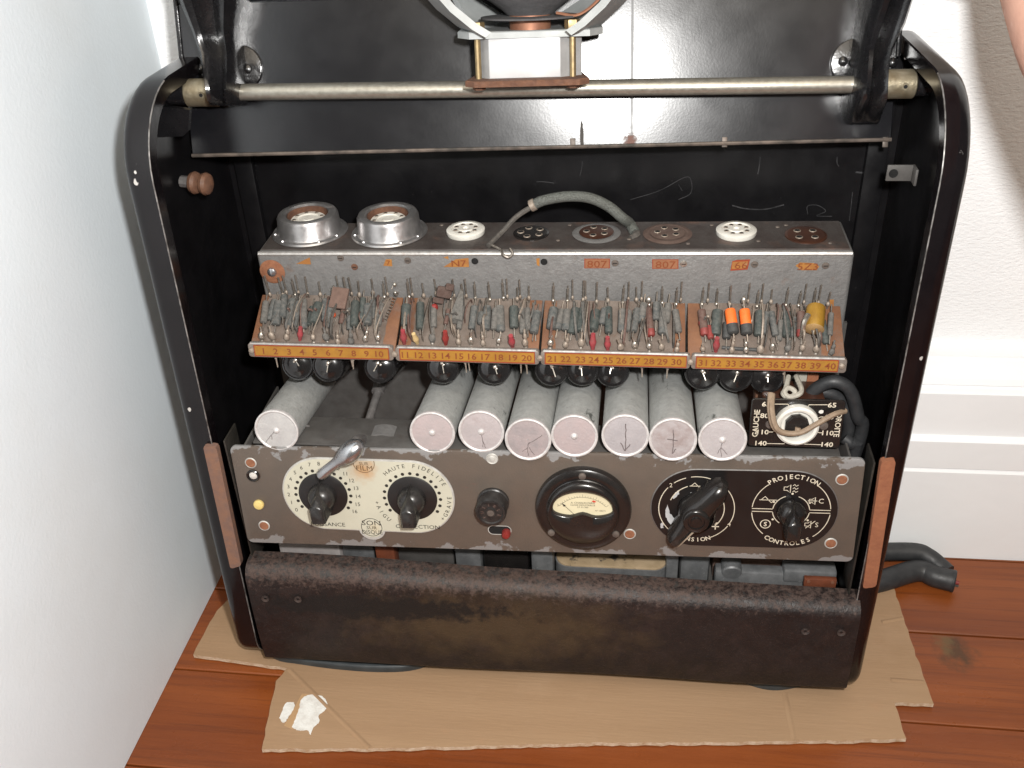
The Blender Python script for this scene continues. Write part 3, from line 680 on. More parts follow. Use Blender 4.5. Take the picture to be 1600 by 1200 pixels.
def socket(u, v, r, mbody, kind):
    p = topxy(u, v); f = BX.m @ Matrix.Translation((p.x, .0007, p.z)) @ Matrix(((1, 0, 0, 0), (0, 0, 1, 0), (0, -1, 0, 0), (0, 0, 0, 1)))
    if kind == 'can':
        o = build(MB().lathe([(.0265, 0), (.0270, .0006), (.0262, .0016), (.0232, .0018), (.0222, .0032), (.0216, .0125), (.0205, .0145), (.0188, .0152), (.0160, .0150), (.0148, .0140), (.0146, .0020)], 44, cap=False), 'valve_skirt', 'spun_aluminium', ch, f)
        build(MB().lathe([(.0144, .0010), (.0144, .0137)], 36, cap=False), 'rusty_liner', 'rust', o, f)
        for a in (200, 235, -25, -60, 90): build(MB().ball((.0245 * math.cos(R(a)), .0245 * math.sin(R(a)), .0018), .0014, sz=.7, seg=8), 'rivet', 'spun_aluminium', o, f)
        z = .0095; rr = .0128
        build(MB().lathe([(rr, .0005), (rr, z), (rr - .001, z + .001), (.008, z + .0012), (.0078, z + .0004), (.004, z + .0004), (.0038, z + .0012), (.0005, z + .0012)], 30), 'tube_socket', 'ceramic', o, f)
        pins(o, f, .0098, z + .00125, 8, .0011); return
    if kind == 'white':
        o = build(MB().lathe([(r, 0), (r + .0004, .0008), (r + .0004, .0030), (r - .0006, .0038), (.0098, .0040), (.0094, .0033), (.0052, .0033), (.0048, .0040), (.0022, .0040), (.0016, .0030), (.0005, .003)], 36), 'tube_socket', mbody, ch, f)
        pins(o, f, .0073, .00335, 8, .0012, ); return
    if kind == 'wide':
        o = build(MB().lathe([(r + .004, 0), (r + .0044, .0005), (r + .002, .0012), (r + .0004, .0013), (r - .0008, .0006), (.009, .0008), (.004, .0008), (.0005, .0008)], 36), 'tube_socket', [mbody], ch, f)
        build(MB().lathe([(r - .0004, .0014), (.0102, .0017), (.0005, .0018)], 30), 'insert', 'bakelite_brown' if mbody == 'hammer_grey' else mbody, o, f)
        pins(o, f, .0068, .00195, 5, .0018); return
    o = build(MB().lathe([(r + .0012, 0), (r + .0012, .0007), (r, .0011), (r - .001, .0011), (.0005, .0012)], 32), 'tube_socket', mbody, ch, f)
    pins(o, f, .0072, .0013, 4 if kind == 'four' else 5, .0019)
def pins(o, f, rad, h, n, r):
    for k in range(n):
        a = 2 * math.pi * (k + .5) / n; 
        q = f @ Matrix.Translation((rad * math.cos(a), rad * math.sin(a), h))
        key = 'pin%g' % r
        if key not in SH: 
            ob = build(MB().m(0).lathe([(r * 1.35, 0), (r * 1.25, .0003), (r, .0004)], 12, cap=False).m(1).disc(0, 0, r, .0002, 12), 'pin_hole', ['solder_dusty', 'hole'], o, q); SH[key] = ob.data
        else: place('pin_hole', SH[key], o, q)
SH = {}
socket(485, 362, .0, '', 'can'); socket(609, 363, .0, '', 'can')
socket(728, 364, .0131, 'ceramic', 'white'); socket(830, 365, .0112, 'bakelite_black', 'five')
socket(932, 365, .0122, 'hammer_grey', 'wide'); socket(1043, 366, .0122, 'bakelite_grey', 'wide')
socket(1150, 365, .0131, 'ceramic', 'white'); socket(1259, 368, .0125, 'bakelite_brown', 'four')
for u, v in ((690, 352), (770, 384), (795, 352), (872, 376), (890, 352), (983, 374), (1075, 381), (1112, 352), (1185, 377), (1215, 355), (1297, 380), (1228, 352)):
    p = topxy(u, v); build(MB().ball((0, 0, 0), .0016, sz=.5, seg=8), 'screw', 'screw_grey', ch, BX.m @ Matrix.Translation((p.x, .0009, p.z)) @ TOPM.to_3x3().to_4x4())
# front-face labels, rivets
def tape(pxs, mt, h=.00025):
    build(MB().prism([tuple(BX.px(u, v).xy) for u, v in pxs], .0001, h), 'paper_label', mt, ch, BX.m, smooth=0)
tape([(463, 412), (484, 402), (486, 413)], 'tape_orange'); tape([(599, 415), (603, 405), (612, 405), (613, 416)], 'tape_orange')
tape([(693, 417), (712, 405), (732, 403), (733, 417)], 'tape_orange'); tape([(693, 402), (700, 400), (701, 405)], 'tape_orange'); tape([(838, 404), (843, 403), (843, 416), (839, 414)], 'tape_orange')
tape([(913, 404), (953, 404), (953, 419), (913, 419)], 'print_red', .0002); tape([(914.5, 405), (951.5, 405), (951.5, 418), (914.5, 418)], 'tape_faded', .0004)
tape([(1019, 405), (1060, 405), (1060, 420), (1019, 420)], 'print_red', .0002); tape([(1020.5, 406), (1058.5, 406), (1058.5, 419), (1020.5, 419)], 'tape_faded', .0004)
tape([(1144, 408), (1151, 406), (1172, 405), (1168, 421), (1141, 423)], 'print_red', .0002); tape([(1144.5, 409), (1169, 408), (1166, 419), (1143, 420)], 'tape_orange', .0004)
tape([(1243, 415), (1250, 410), (1272, 411), (1280, 416), (1276, 422), (1252, 422)], 'tape_orange')
tape([(1296, 468), (1303, 468), (1302, 485), (1297, 482)], 'tape_orange')
for txt, u, v, z_ in (('N7', 717, 411, .0066), ('807', 933, 412, .0072), ('807', 1040, 413, .0072), ('66', 1158, 414, .0070), ('5Z3', 1262, 416, .0068), ('7', 607, 410, .005)):
    p = BX.px(u, v); build(MB().text(txt, p.x, p.y, z_, .00055, 0, sx=1.25), 'label_lettering', 'print_brown', ch, BX.m, smooth=0)
for u, v, mt in ((532, 403, 'screw_grey'), (637, 407, 'screw_grey'), (742, 408, 'hole'), (850, 409, 'hole'), (961, 411, 'screw_grey'), (1068, 412, 'solder'), (1179, 413, 'screw_grey'), (1290, 415, 'screw_grey'), (554, 417, 'rust')):
    p = BX.px(u, v); build(MB().at(T((p.x, p.y, 0))).lathe([(.0024, .0001), (.0022, .0006), (.0015, .0007)], 14).m(1).box((0, 0, .0007), (.0028, .0005, .0003)), 'screw', [mt, 'hole'], ch, BX.m)
p = BX.px(426, 424)
wsh = build(MB().at(T((p.x, p.y, 0))).lathe([(.0088, .0001), (.0090, .0006), (.0082, .0010), (.0035, .0008), (.0004, .0009)], 28), 'rusty_washer', 'rust_orange', ch, BX.m)
build(MB().at(T((p.x - .0002, p.y, .0008))).lathe([(.0034, 0), (.0030, .0014), (.0018, .0021), (.0003, .0023)], 14), 'rivet', 'chrome_dull', wsh, BX.m)
# chassis plates behind and under
reb(MB().box((0, .108, .165), (.43, .003, .20)), 'back_plate', 'chassis_plate', ch, smooth=0)
reb(MB().box((0, .052, .0790), (.40, .110, .003)), 'tray', 'chassis_plate', ch, smooth=0)
for s in (-1, 1): reb(MB().box((s * .204, .060, .046), (.003, .09, .067), .0008), 'side_frame', 'chassis_plate', ch)

# ---------------------------------------------------------------- control panel
CP = Frame(V((-.0007, -.01, .1832)), V((.43, 0, .0073)), V((0, .0091, .0805)))
HB = .0408; HA = .2150
panel = build(MB().prism(rrect(-HA, HA, -HB, HB, .0045), -.0022, 0, .0006, 2), 'control_panel', 'panel_paint', ch, CP.m)
reb(MB().box((0, .0145, .2210), (.40, .033, .0016), .0004), 'panel_flange', 'chassis_plate', ch)
for s in (-1, 1): reb(MB().box((s * .2075, .0360, .190), (.0016, .080, .055), .0004), 'panel_bracket', 'chassis_plate', ch)
def cpx(u, v, h=0): return CP.px(u, v, h)
def on(obj_name, mb, mats, parent=None, **k): return build(mb, obj_name, mats, parent or ch, CP.m, **k)
k1, k2 = cpx(506, 771), cpx(645, 776.5)
RP = .0300
# cream plate
cream = on('dial_plate', MB().m(1).prism(stadium(k1.x, k2.x, k1.y, RP, k2.y, 28), .0001, .0011, .0007, 2).m(0).prism(stadium(k1.x, k2.x, k1.y, RP - .0012, k2.y, 28), .0009, .00135), ['cream_paint', 'plate_rim'])
c1, c2 = cpx(569, 722), cpx(581.5, 822)
for q in (c2,): on('plate_tab', MB().m(1).disc(q.x, q.y - .0012, .0098, .00118, 28).m(0).disc(q.x, q.y, .0086, .00139, 28), ['cream_paint', 'plate_rim'])
mb = MB(); H_ = .00150
for kc in (k1, k2):
    for i in range(17):
        a = R(212 - 244 * i / 16); mb.disc(kc.x + .0200 * math.cos(a), kc.y + .0200 * math.sin(a), .00125, H_, 12)
for i in range(17):
    a = R(212 - 244 * i / 16); mb.text(str(i), k1.x + .0254 * math.cos(a), k1.y + .0254 * math.sin(a), .0043, H_)
mb.text('PUISSANCE', k1.x + .0003, cpx(506, 817).y, .0046, H_, sx=1.1); mb.text('CORRECTION', k2.x + .0016, cpx(650, 821).y, .0046, H_, sx=1.1)
mb.arctext('HAUTE FIDELITE', k2.x, k2.y, .0262, R(131), R(-8.0), .0044, H_)
mb.arctext('+AIGU', k2.x, k2.y, .0262, R(190), R(8.6), .0044, H_, inward=True)
mb.arctext('+GRAVE', k2.x, k2.y, .0262, R(-39), R(8.2), .0044, H_, inward=True)
mb.arc(c2.x, c2.y, .0075, 0, 2 * math.pi, .00045, H_)
mb.text('SON', c2.x, c2.y + .0037, .0058, H_, sx=1.2); mb.text('SUR', c2.x, c2.y - .0004, .0038, H_, sx=1.15); mb.text('DISQUE', c2.x, c2.y - .0041, .0048, H_, sx=.92)
on('dial_lettering', mb, 'black_print', cream, smooth=0)
mb = MB(); mb.arc(c1.x, c1.y, .0075, R(165), R(375), .00045, H_); mb.text('SUR', c1.x, c1.y - .0004, .0038, H_); mb.text('FILM', c1.x, c1.y - .0040, .0056, H_, sx=1.1)
on('film_mark', mb, 'ink_brown', cream, smooth=0)
def pointer_knob(kc, rot=0, sc_=1.0, skirt=.0177, mt='bakelite_dusty'):
    f = CP.m @ Matrix.Translation((kc.x, kc.y, .0014)) @ Matrix.Rotation(rot, 4, 'Z') @ Matrix.Scale(sc_, 4)
    if skirt:
        s_ = build(MB().lathe([(skirt / sc_, 0), (skirt / sc_, .0006), (skirt / sc_ - .0006, .0010), (.008, .0012), (.0004, .0012)], 48), 'knob_skirt', 'bakelite_matt', ch, f)
    mb = MB()
    mb.lathe([(.0098, .001), (.0102, .0018), (.0096, .006), (.0076, .0095), (.0048, .0115), (.0005, .012)], 28)
    # grip: teardrop bar rising out of the boss, pointed nose up, blunt ridged tail
    rows = []
    for h, n_, t, w in ((.001, .0125, -.0112, .0056), (.008, .0108, -.0116, .0054), (.014, .0066, -.0119, .0051), (.0185, .0025, -.0121, .0048), (.0198, .0005, -.0117, .0040)):
        rows.append([(0, n_, h), (-w * .55, n_ * .55, h), (-w, 0, h), (-w * 1.02, t * .5, h), (-w, t, h), (w, t, h), (w * 1.02, t * .5, h), (w, 0, h), (w * .55, n_ * .55, h)])
    mb.loft([list(r_) for r_ in rows])
    for k in range(6):
        y = -.0035 - .0014 * k
        for s in (-1, 1): mb.box((s * .0051, y, .0125), (.0010, .0006, .010))
    return build(mb, 'knob', mt, ch, f, smooth=45)
pointer_knob(k1, R(4)); pointer_knob(k2, R(2))
# chrome film/disc lever above the left knob
A_, B_, E_ = CP.m @ cpx(499, 744, .016), CP.m @ cpx(551, 703, .017), CP.m @ cpx(577, 689, .012)
d_ = (B_ - A_).normalized(); L = (E_ - A_).length
LV = Matrix.Translation(A_) @ d_.to_track_quat('Z', 'Y').to_matrix().to_4x4()
lp = [(0, 0), (.0035, .0008), (.0046, .0030), (.0044, .008), (.0042, .016), (.0050, .021), (.0072, .0255), (.0084, .0300), (.0082, .0345), (.0066, .0385), (.0044, .0415), (.0032, .0425), (.0003, .0430)]
lev = build(MB().lathe(lp, 28, LV @ Matrix.Diagonal((1, .85, 1, 1)), cap=False), 'lever', 'chrome_dull', ch)
p3 = A_ + d_ * .034; q3 = CP.m @ V(((CP.inv @ p3).x + .0005, HB + .004, -.006))
build(MB().tube([p3, p3.lerp(q3, .5) + V((0, 0, .004)), q3], .0032, 10), 'lever_shaft', 'dull_steel', ch)
# arched bracket and shaft seen behind the lever
a0, a1 = onY(556, 692, .012), onY(646, 696, .012)
rows = []
for i in range(13):
    t = i / 12; p = a0.lerp(a1, t) + V((0, 0, .009 * math.sin(math.pi * t))); rows.append([p + V((0, -.002, 0)), p + V((0, .010, 0)), p + V((0, .010, .0012)), p + V((0, -.002, .0012))])
build(MB().loft(rows), 'arched_bracket', 'hammer_grey', ch)
build(MB().cyl(onY(592, 608, .066), onY(566, 690, .014), .0030, seg=12).cyl(onY(594, 600, .070), onY(590, 613, .062), .0048, seg=12), 'selector_shaft', 'dull_steel', ch)
build(MB().cyl(onY(543, 672, .030), onY(541, 684, .022), .0060, .0066, seg=18).m(1).cyl(onY(543, 668, .033), onY(543, 674, .028), .0082, seg=18), 'bushing', ['dull_steel', 'rust'], ch)
build(MB().tube([onY(474, 664, .02), onY(490, 672, .018), onY(512, 690, .012), onY(520, 697, .010)], .0016, 8), 'bent_wire', 'dull_steel', ch)
build(MB().box(tuple(onY(588, 685, .03)), (.016, .012, .004), .0005), 'bracket_foot', 'hammer_grey', ch)
# small fittings on the panel
def stud(u, v, r, prof, mt, name):
    p = cpx(u, v); return build(MB().at(T((p.x, p.y, 0))).lathe([(r * a, h) for a, h in prof], 22), name, mt, ch, CP.m)
for u, v in ((392, 723), (413, 821), (984, 834), (1315.5, 749), (1298, 848.5)):
    o = stud(u, v, .0037, ((1.15, .0001), (1.15, .0004), (1, .0008), (.95, .0006), (.1, .0005)), 'plate_rim', 'rivet')
    p = cpx(u, v); build(MB().at(T((p.x, p.y, 0))).lathe([(.0034, .0007), (.0030, .0010), (.0003, .0011)], 18), 'rivet_core', 'rust_orange', o, CP.m)
o = stud(396, 742.5, .0048, ((1, .0001), (1, .0012), (.85, .0018), (.7, .0016), (.68, .0006)), 'bakelite_black', 'jewel_ring'); p = cpx(396.5, 742)
build(MB().ball((p.x, p.y, .0006), .0032, sz=.5), 'jewel', 'jewel', o, CP.m)
stud(405, 787.5, .0038, ((1, .0001), (1, .0016), (.85, .0024), (.4, .0028), (.1, .0029)), 'yellow_button', 'yellow_button')
stud(769, 716.5, .0042, ((1, .0001), (1, .0005), (.9, .0008), (.8, .0004), (.5, .0005), (.4, .0010), (.05, .0011)), 'plate_rim', 'screw')
# fuse holder
p = cpx(771, 783)
fu = build(MB().at(T((p.x, p.y, 0))).lathe([(.0112, .0001), (.0112, .0025), (.0104, .003), (.0102, .006), (.0108, .0065), (.0108, .0135), (.0100, .0148), (.0086, .0150), (.0080, .0142), (.0036, .0142), (.0034, .0152), (.0005, .0152)], 32), 'fuse_cap', 'bakelite_dusty', ch, CP.m)
build(MB().arctext('FUSIBLE', p.x, p.y, .0060, R(220), R(-40), .0030, .01435), 'fuse_lettering', 'res_brown', fu, CP.m, smooth=0)
build(MB().disc(p.x, p.y, .0024, .01525), 'fuse_slot', 'screw_grey', fu, CP.m, smooth=0)
q = cpx(783, 828)
sl = on('slot', MB().prism(stadium(q.x - .0055, q.x + .0035, q.y, .0033), .0001, .00035).m(1).line([(a[0], a[1]) for a in stadium(q.x - .0055, q.x + .0035, q.y, .0036)], .0006, .0004, True), ['hole', 'plate_rim'], smooth=0)
stud(791.5, 831, .0031, ((1, .0001), (1, .0040), (.8, .0052), (.1, .0055)), 'red_button', 'red_button')
# meter
mc = cpx(911.5, 792)
MF = CP.m @ Matrix.Translation((mc.x, mc.y, 0))
meter = build(MB().lathe([(.0328, .0001), (.0330, .0025), (.0322, .0046), (.0300, .0060), (.0272, .0060), (.0252, .0058), (.0247, .0062)], 64, cap=False), 'meter', 'bakelite_black', ch, MF)
# cover disc with a kidney window
def kidney(sc_=1.0, n=44):
    P = []
    for i in range(n):
        a = 2 * math.pi * i / n
        x = .0203 * math.cos(a) * (1 - .02 * math.sin(a)); y = (.0142 if math.sin(a) >= 0 else .0062) * (abs(math.sin(a)) ** .85) * (1 if math.sin(a) >= 0 else -1)
        if y < 0: y += .0034 * math.exp(-(x / .0058) ** 2) 
        P.append((x * sc_, .0034 + y * (1 + (sc_ - 1) * 1.5)))
    return P
K0, K1 = kidney(1.0), kidney(1.07)
n = len(K0); outer = [(.0248 * math.cos(2 * math.pi * i / n), .0248 * math.sin(2 * math.pi * i / n)) for i in range(n)]
mid = [(.0236 * math.cos(2 * math.pi * i / n), .0236 * math.sin(2 * math.pi * i / n)) for i in range(n)]
mb = MB(); rows = [[(x, y, .0060) for x, y in outer], [(x * .985, y * .985, .0086) for x, y in outer], [(x, y, .0098) for x, y in mid],
                   [(x * 1.0, y, .0104) for x, y in [( (a[0] + b_[0] * 2) / 3, (a[1] + b_[1] * 2) / 3) for a, b_ in zip(mid, K1)]], [(x, y, .0103) for x, y in K1], [(x, y, .0094) for x, y in K0], [(x, y, .0068) for x, y in K0]]
mb.loft(rows, cap=False)
build(mb, 'meter_cover', 'bakelite_black', meter, MF, smooth=60)
build(MB().prism([(x * 1.02, y) for x, y in kidney(1.03)], .0060, .0069), 'meter_face', 'meter_face', meter, MF, smooth=0)
mb = MB(); cx_, cy_ = 0, -.0082; hh = .00705
mb.arc(cx_, cy_, .0205, R(40), R(140), .00022, hh)
for i in range(21): 
    a = R(140 - 100 * i / 20); l = .0013 if i % 5 else .0022; mb.line([(cx_ + .0205 * math.cos(a), cy_ + .0205 * math.sin(a)), (cx_ + (.0205 + l) * math.cos(a), cy_ + (.0205 + l) * math.sin(a))], .00018, hh)
mb.text('A. CHARLIN PARIS', 0, .0078, .0020, hh); mb.text('CLASSE INDUSTRIELLE', 0, .0060, .0017, hh); mb.text('S.F. R.1340', 0, .0043, .0017, hh); mb.text('0', -.0168, .0050, .0016, hh); mb.text('Nº 108375', .0120, .0018, .0016, hh)
build(mb, 'scale_print', 'black_print', meter, MF, smooth=0)
build(MB().prism([(.0062, .0093), (.0072, .0102), (.0092, .0092), (.0080, .0084)], .00706, .0073), 'red_mark', 'meter_red', meter, MF, smooth=0)
mb = MB(); na = V((-.0060, -.0010)); nb = V((-.0142, .0078)); dd = (nb - na).normalized(); qq = V((-dd.y, dd.x))
mb.line([tuple(na), tuple(nb)], .00028, .0078); t_ = nb; b0 = nb - dd * .0032
mb.add([(t_.x, t_.y, .0079), (b0.x + qq.x * .0009, b0.y + qq.y * .0009, .0079), (b0.x - qq.x * .0009, b0.y - qq.y * .0009, .0079)], [[0, 1, 2]])
build(mb, 'needle', 'black_print', meter, MF, smooth=0)
for a in (90, 219, -38):
    build(MB().at(T((.0284 * math.cos(R(a)), .0284 * math.sin(R(a)), .0060))).lathe([(.0026, 0), (.0024, .0009), (.0012, .0013), (.0002, .0014)], 14), 'screw', 'screw_grey', meter, MF)
# black plate with two dials
d1, d2 = cpx(1088, 793), cpx(1235.5, 796.5); RB = .0308
bplate = on('dial_plate', MB().m(1).prism(stadium(d1.x, d2.x, d1.y, RB, d2.y, 28), .0001, .0009, .0004, 1).m(0).prism(stadium(d1.x, d2.x, d1.y, RB - .0006, d2.y, 28), .0008, .0012), ['dial_black', 'dull_steel'])
mb = MB(); H_ = .00135
def gaps(cx, cy, r, segs, w=.00055):
    for a, b_ in segs: mb.arc(cx, cy, r, R(a), R(b_), w, H_, 24)
gaps(d1.x, d1.y, .0252, ((60, 100), (108, 128), (140, 236), (-68, -32), (-24, 44)))
for t, a in (('2', 134), ('3', 52), ('4', -28)): mb.text(t, d1.x + .0252 * math.cos(R(a)), d1.y + .0252 * math.sin(R(a)), .0046, H_)
gaps(d1.x, d1.y, .0185, ((-35, 25), (110, 160)), .0006)
aa = R(-38); ax_, ay_ = d1.x + .0185 * math.cos(aa), d1.y + .0185 * math.sin(aa)
mb.add([(ax_ + .0015, ay_ + .0012, H_), (ax_ - .0012, ay_ + .0004, H_), (ax_ - .0014, ay_ - .0022, H_)], [[0, 1, 2]])
p = cpx(1117.5, 821); mb.line([(p.x - .0024, p.y), (p.x + .0024, p.y)], .0008, H_); mb.line([(p.x, p.y - .0024), (p.x, p.y + .0024)], .0008, H_)
def wave(x, y, s):
    mb.line([(x - 2.2 * s, y - .1 * s), (x + 2.2 * s, y - .1 * s)], .0005, H_)
    mb.line([(x - 1.8 * s, y - .1 * s), (x - .8 * s, y + .95 * s), (x + .1 * s, y - .1 * s), (x + .8 * s, y - .9 * s), (x + 1.7 * s, y + .0 * s)], .00055, H_)
p = cpx(1090, 757.5); wave(p.x, p.y, .0024)
mb.arctext('TENSION', d1.x, d1.y, .0252, R(-117), R(7.8), .0046, H_, inward=True, bold=.015)
gaps(d2.x, d2.y, .0256, ((5, 52), (128, 175), (185, 228), (-52, -5)))
gaps(d2.x, d2.y, .0120, ((7, 70), (110, 173), (187, 235), (-55, -7)))
for s in (-1, 1):
    for o_ in (-.0011, .0011): mb.line([(d2.x + s * .0120, d2.y + o_), (d2.x + s * .0256, d2.y + o_)], .00055, H_)
mb.arctext('PROJECTION', d2.x, d2.y, .0268, R(124.5), R(-7.7), .0048, H_, bold=.015)
mb.arctext('CONTROLES', d2.x, d2.y, .0262, R(-123), R(7.8), .0048, H_, inward=True, bold=.015)
def horn(x, y, s):
    mb.line([(x - 1.4 * s, y - .5 * s), (x - 1.4 * s, y + .5 * s), (x - .6 * s, y + .5 * s), (x + .2 * s, y + 1.2 * s), (x + .2 * s, y - 1.2 * s), (x - .6 * s, y - .5 * s)], .00055, H_, True)
p = cpx(1236, 762); horn(p.x - .0010, p.y, .0026)
for k in (-1, 0, 1): mb.line([(p.x + .0010, p.y + k * .0024), (p.x + .0020, p.y + k * .0024 + .0010), (p.x + .0030, p.y + k * .0024 - .0004), (p.x + .0044, p.y + k * .0024 + .0006)], .0005, H_)
p = cpx(1200, 779); wave(p.x, p.y, .0026)
p = cpx(1274, 781); horn(p.x - .0008, p.y, .0024); mb.line([(p.x - .005, p.y), (p.x + .001, p.y)], .0005, H_); mb.text('C', p.x + .0036, p.y, .0052, H_)
p = cpx(1268, 818); horn(p.x - .0012, p.y, .0024); mb.line([(p.x - .004, p.y - .003), (p.x + .002, p.y + .003)], .0005, H_); mb.text('S', p.x + .0032, p.y, .0052, H_)
p = cpx(1195.5, 817); mb.arc(p.x, p.y, .0033, 0, 2 * math.pi, .0006, H_, 20); mb.text('S', p.x, p.y, .0048, H_, bold=.02)
for i, a in enumerate((90, 30, 150, -32, 212)): mb.disc(d2.x + .0135 * math.cos(R(a)), d2.y + .0135 * math.sin(R(a)), .0008, H_, 8)
on('dial_lettering', mb, 'print_cream', bplate, smooth=0)
# bare patches rubbed through the black paint
for px in ([(1040, 795), (1043, 786), (1046, 800), (1051, 805), (1056, 812), (1052, 820), (1045, 815), (1040, 806)], [(1050, 777), (1055, 768), (1062, 764), (1061, 770), (1053, 778)], [(1078, 768), (1085, 767), (1084, 772), (1080, 772)], [(1091, 761), (1102, 764), (1104, 768), (1096, 766)],
           [(1032, 817), (1036, 815), (1037, 823), (1033, 824)], [(1063, 784), (1069, 781), (1069, 786)]):
    P = ragged([V((*cpx(u, v).xy, 0)) for u, v in px], 4, .00035); on('rubbed_patch', MB().prism(P, .0011, .00128), 'white_wear', bplate, smooth=0)
pointer_knob(d2, R(-1), .95, .0, 'bakelite_black')
# large voltage knob: two-winged bar
f = CP.m @ Matrix.Translation((d1.x, d1.y, .0012))
mb = MB(); mb.lathe([(.0125, 0), (.0130, .001), (.0124, .008), (.0108, .0125)], 32, cap=False)
hh = .017
top = CP.inv @ (CP.m @ V((0, 0, 0)))
def kp(u, v, h): q_ = CP.px(u, v, h + .0012); return V((q_.x - d1.x, q_.y - d1.y, h))
A1, A2 = kp(1132, 765, hh), kp(1051, 851, hh)
dd = (A2 - A1).normalized(); qq = V((-dd.y, dd.x, 0)); Lk = (A2 - A1).length
rows = []
for t, w, h0, h1 in ((-.02, .0030, .006, .0150), (.04, .0052, .004, .0178), (.14, .0070, .003, .0190), (.32, .0078, .002, .0186), (.46, .0094, .001, .0180), (.58, .0098, .001, .0180), (.70, .0072, .002, .0180), (.84, .0056, .004, .0182), (.97, .0048, .005, .0180), (1.01, .0040, .006, .0172)):
    c_ = A1 + dd * Lk * t; c_.z = 0
    rows.append([c_ + qq * w + V((0, 0, h0)), c_ + qq * w * .96 + V((0, 0, h1 * .8)), c_ + qq * w * .45 + V((0, 0, h1)), c_ - qq * w * .45 + V((0, 0, h1)), c_ - qq * w * .96 + V((0, 0, h1 * .8)), c_ - qq * w + V((0, 0, h0))])
mb.loft(rows)
kc_ = A1 + dd * Lk * .54; kc_.z = .0172
mb.at(T(kc_)).lathe([(.0088, 0), (.0086, .0022), (.0078, .0030), (.0056, .0030), (.0052, .0022), (.0036, .0022), (.0034, .0034), (.0004, .0036)], 28)
big = build(mb, 'voltage_knob', 'bakelite_black', ch, f, smooth=50)
a_, b_ = A1 + dd * Lk * .70 + qq * .0052, A1 + dd * Lk * .98 + qq * .0040
mb = MB(); mb.add([(a_.x, a_.y, .0172), (b_.x + qq.x * .0004, b_.y + qq.y * .0004, .0168), (b_.x - qq.x * .0012, b_.y - qq.y * .0012, .0190), (a_.x - qq.x * .0022, a_.y - qq.y * .0022, .0190)], [[3, 2, 1, 0]])
build(mb, 'knob_line', 'print_cream', big, f, smooth=0)

# ---------------------------------------------------------------- tall aluminium capacitors
axc = V((0, math.cos(R(8.5)), -math.sin(R(8.5))))
caps = [(432, 672.5, -.003), (675.5, 676, -.003), (752, 674.5, -.003), (825, 687, -.007), (897.5, 681.5, -.005), (977, 681, -.006), (1051.5, 687, -.008), (1129, 687, -.008)]
crk = [[[(0, 0), (-.0025, -.0020), (-.0060, -.0058), (-.0088, -.0095)], [(-.0040, -.0035), (-.0042, -.0070)]], [], [[(0, -.002), (.0008, -.0070), (.0006, -.0115)], [(.0008, -.007), (.0028, -.012)]],
       [[(.001, -.0015), (-.0005, -.0060), (.0002, -.0120)], [(-.0005, -.006), (-.0042, -.0090)], [(.0005, -.0055), (.0040, -.0110)], [(.0, -.003), (.006, .001), (.0095, .004)]], [],
       [[(0, .0090), (.0004, .0), (0, -.0110)], [(0, -.0110), (-.0030, -.0050)], [(0, -.0110), (.0034, -.0060)]], [[(0, .0075), (.0002, 0), (0, -.0100)], [(0, -.0100), (.002, -.0065)], [(-.0034, .0005), (.003, -.0005)]], [[(0, -.001), (-.0006, -.006), (0, -.0125)], [(-.0006, -.0055), (-.0030, -.0100)], [(0, -.006), (.0034, -.0105)]]]
cf = [Matrix(((1, 0, 0), (0, axc.z * -1 * 0, 0), (0, 0, 0)))]
for i, (u, v, Y) in enumerate(caps):
    p = onY(u, v, Y); F_ = Frame(p, V((1, .0, .004)), V((0, -axc.z, axc.y))); r = .0152
    assert F_.z.y < 0
    back = -( .1055 - p.y) / axc.y + .0
    body = build(MB().lathe([(r, back), (r, -.0012), (r - .0004, -.0004)], 40), 'electrolytic_capacitor', 'can_alu', ch, F_.m)
    build(MB().lathe([(r - .0006, -.0022), (r + .0003, -.0022), (r + .0005, -.0008), (r + .0003, .0003), (r - .0006, .0006), (r - .0014, .0001), (r - .0016, -.0006)], 40, cap=False), 'rolled_rim', 'can_rim', body, F_.m)
    build(MB().lathe([(r - .0010, -.0003), (r * .6, .0001), (.0026, .0002), (.0004, .0002)], 40, cap=False), 'end_disc', 'can_end_%d' % i, body, F_.m)
    if i in (0, 1, 2, 4, 7): build(MB().lathe([(.0024, .0001), (.0020, .0010), (.0011, .0016), (.0002, .0018)], 14), 'centre_stud', 'can_rim', body, F_.m)
    if crk[i]:
        mb = MB()
        for c_ in crk[i]:
            pts = [V(q) for q in c_]; pts = [(q.x + random.uniform(-.0003, .0003), q.y) for q in spline([V((*q, 0)) for q in pts], 4)]
            mb.line(pts, .0006 if i in (5, 6) else .00035, .00045)
        build(mb, 'crack', 'crack', body, F_.m, smooth=0)

# ---------------------------------------------------------------- terminal boards
f0, f1 = onY(392, 541, .0225), onY(1322, 565, .0225); b0, b1 = onY(412, 466, .0602), onY(1306, 470, .0602)
TB = Frame((f0 + f1) / 2, f1 - f0, ((b0 + b1) - (f0 + f1)) / 2)
depth = TB.inv @ ((b0 + b1) / 2); TD = depth.y
xs = [TB.px(u, v).x for u, v in ((389, 541), (619, 546), (843, 553), (1073, 560), (1323, 566))]
half = lambda i: (xs[i], xs[i + 1])
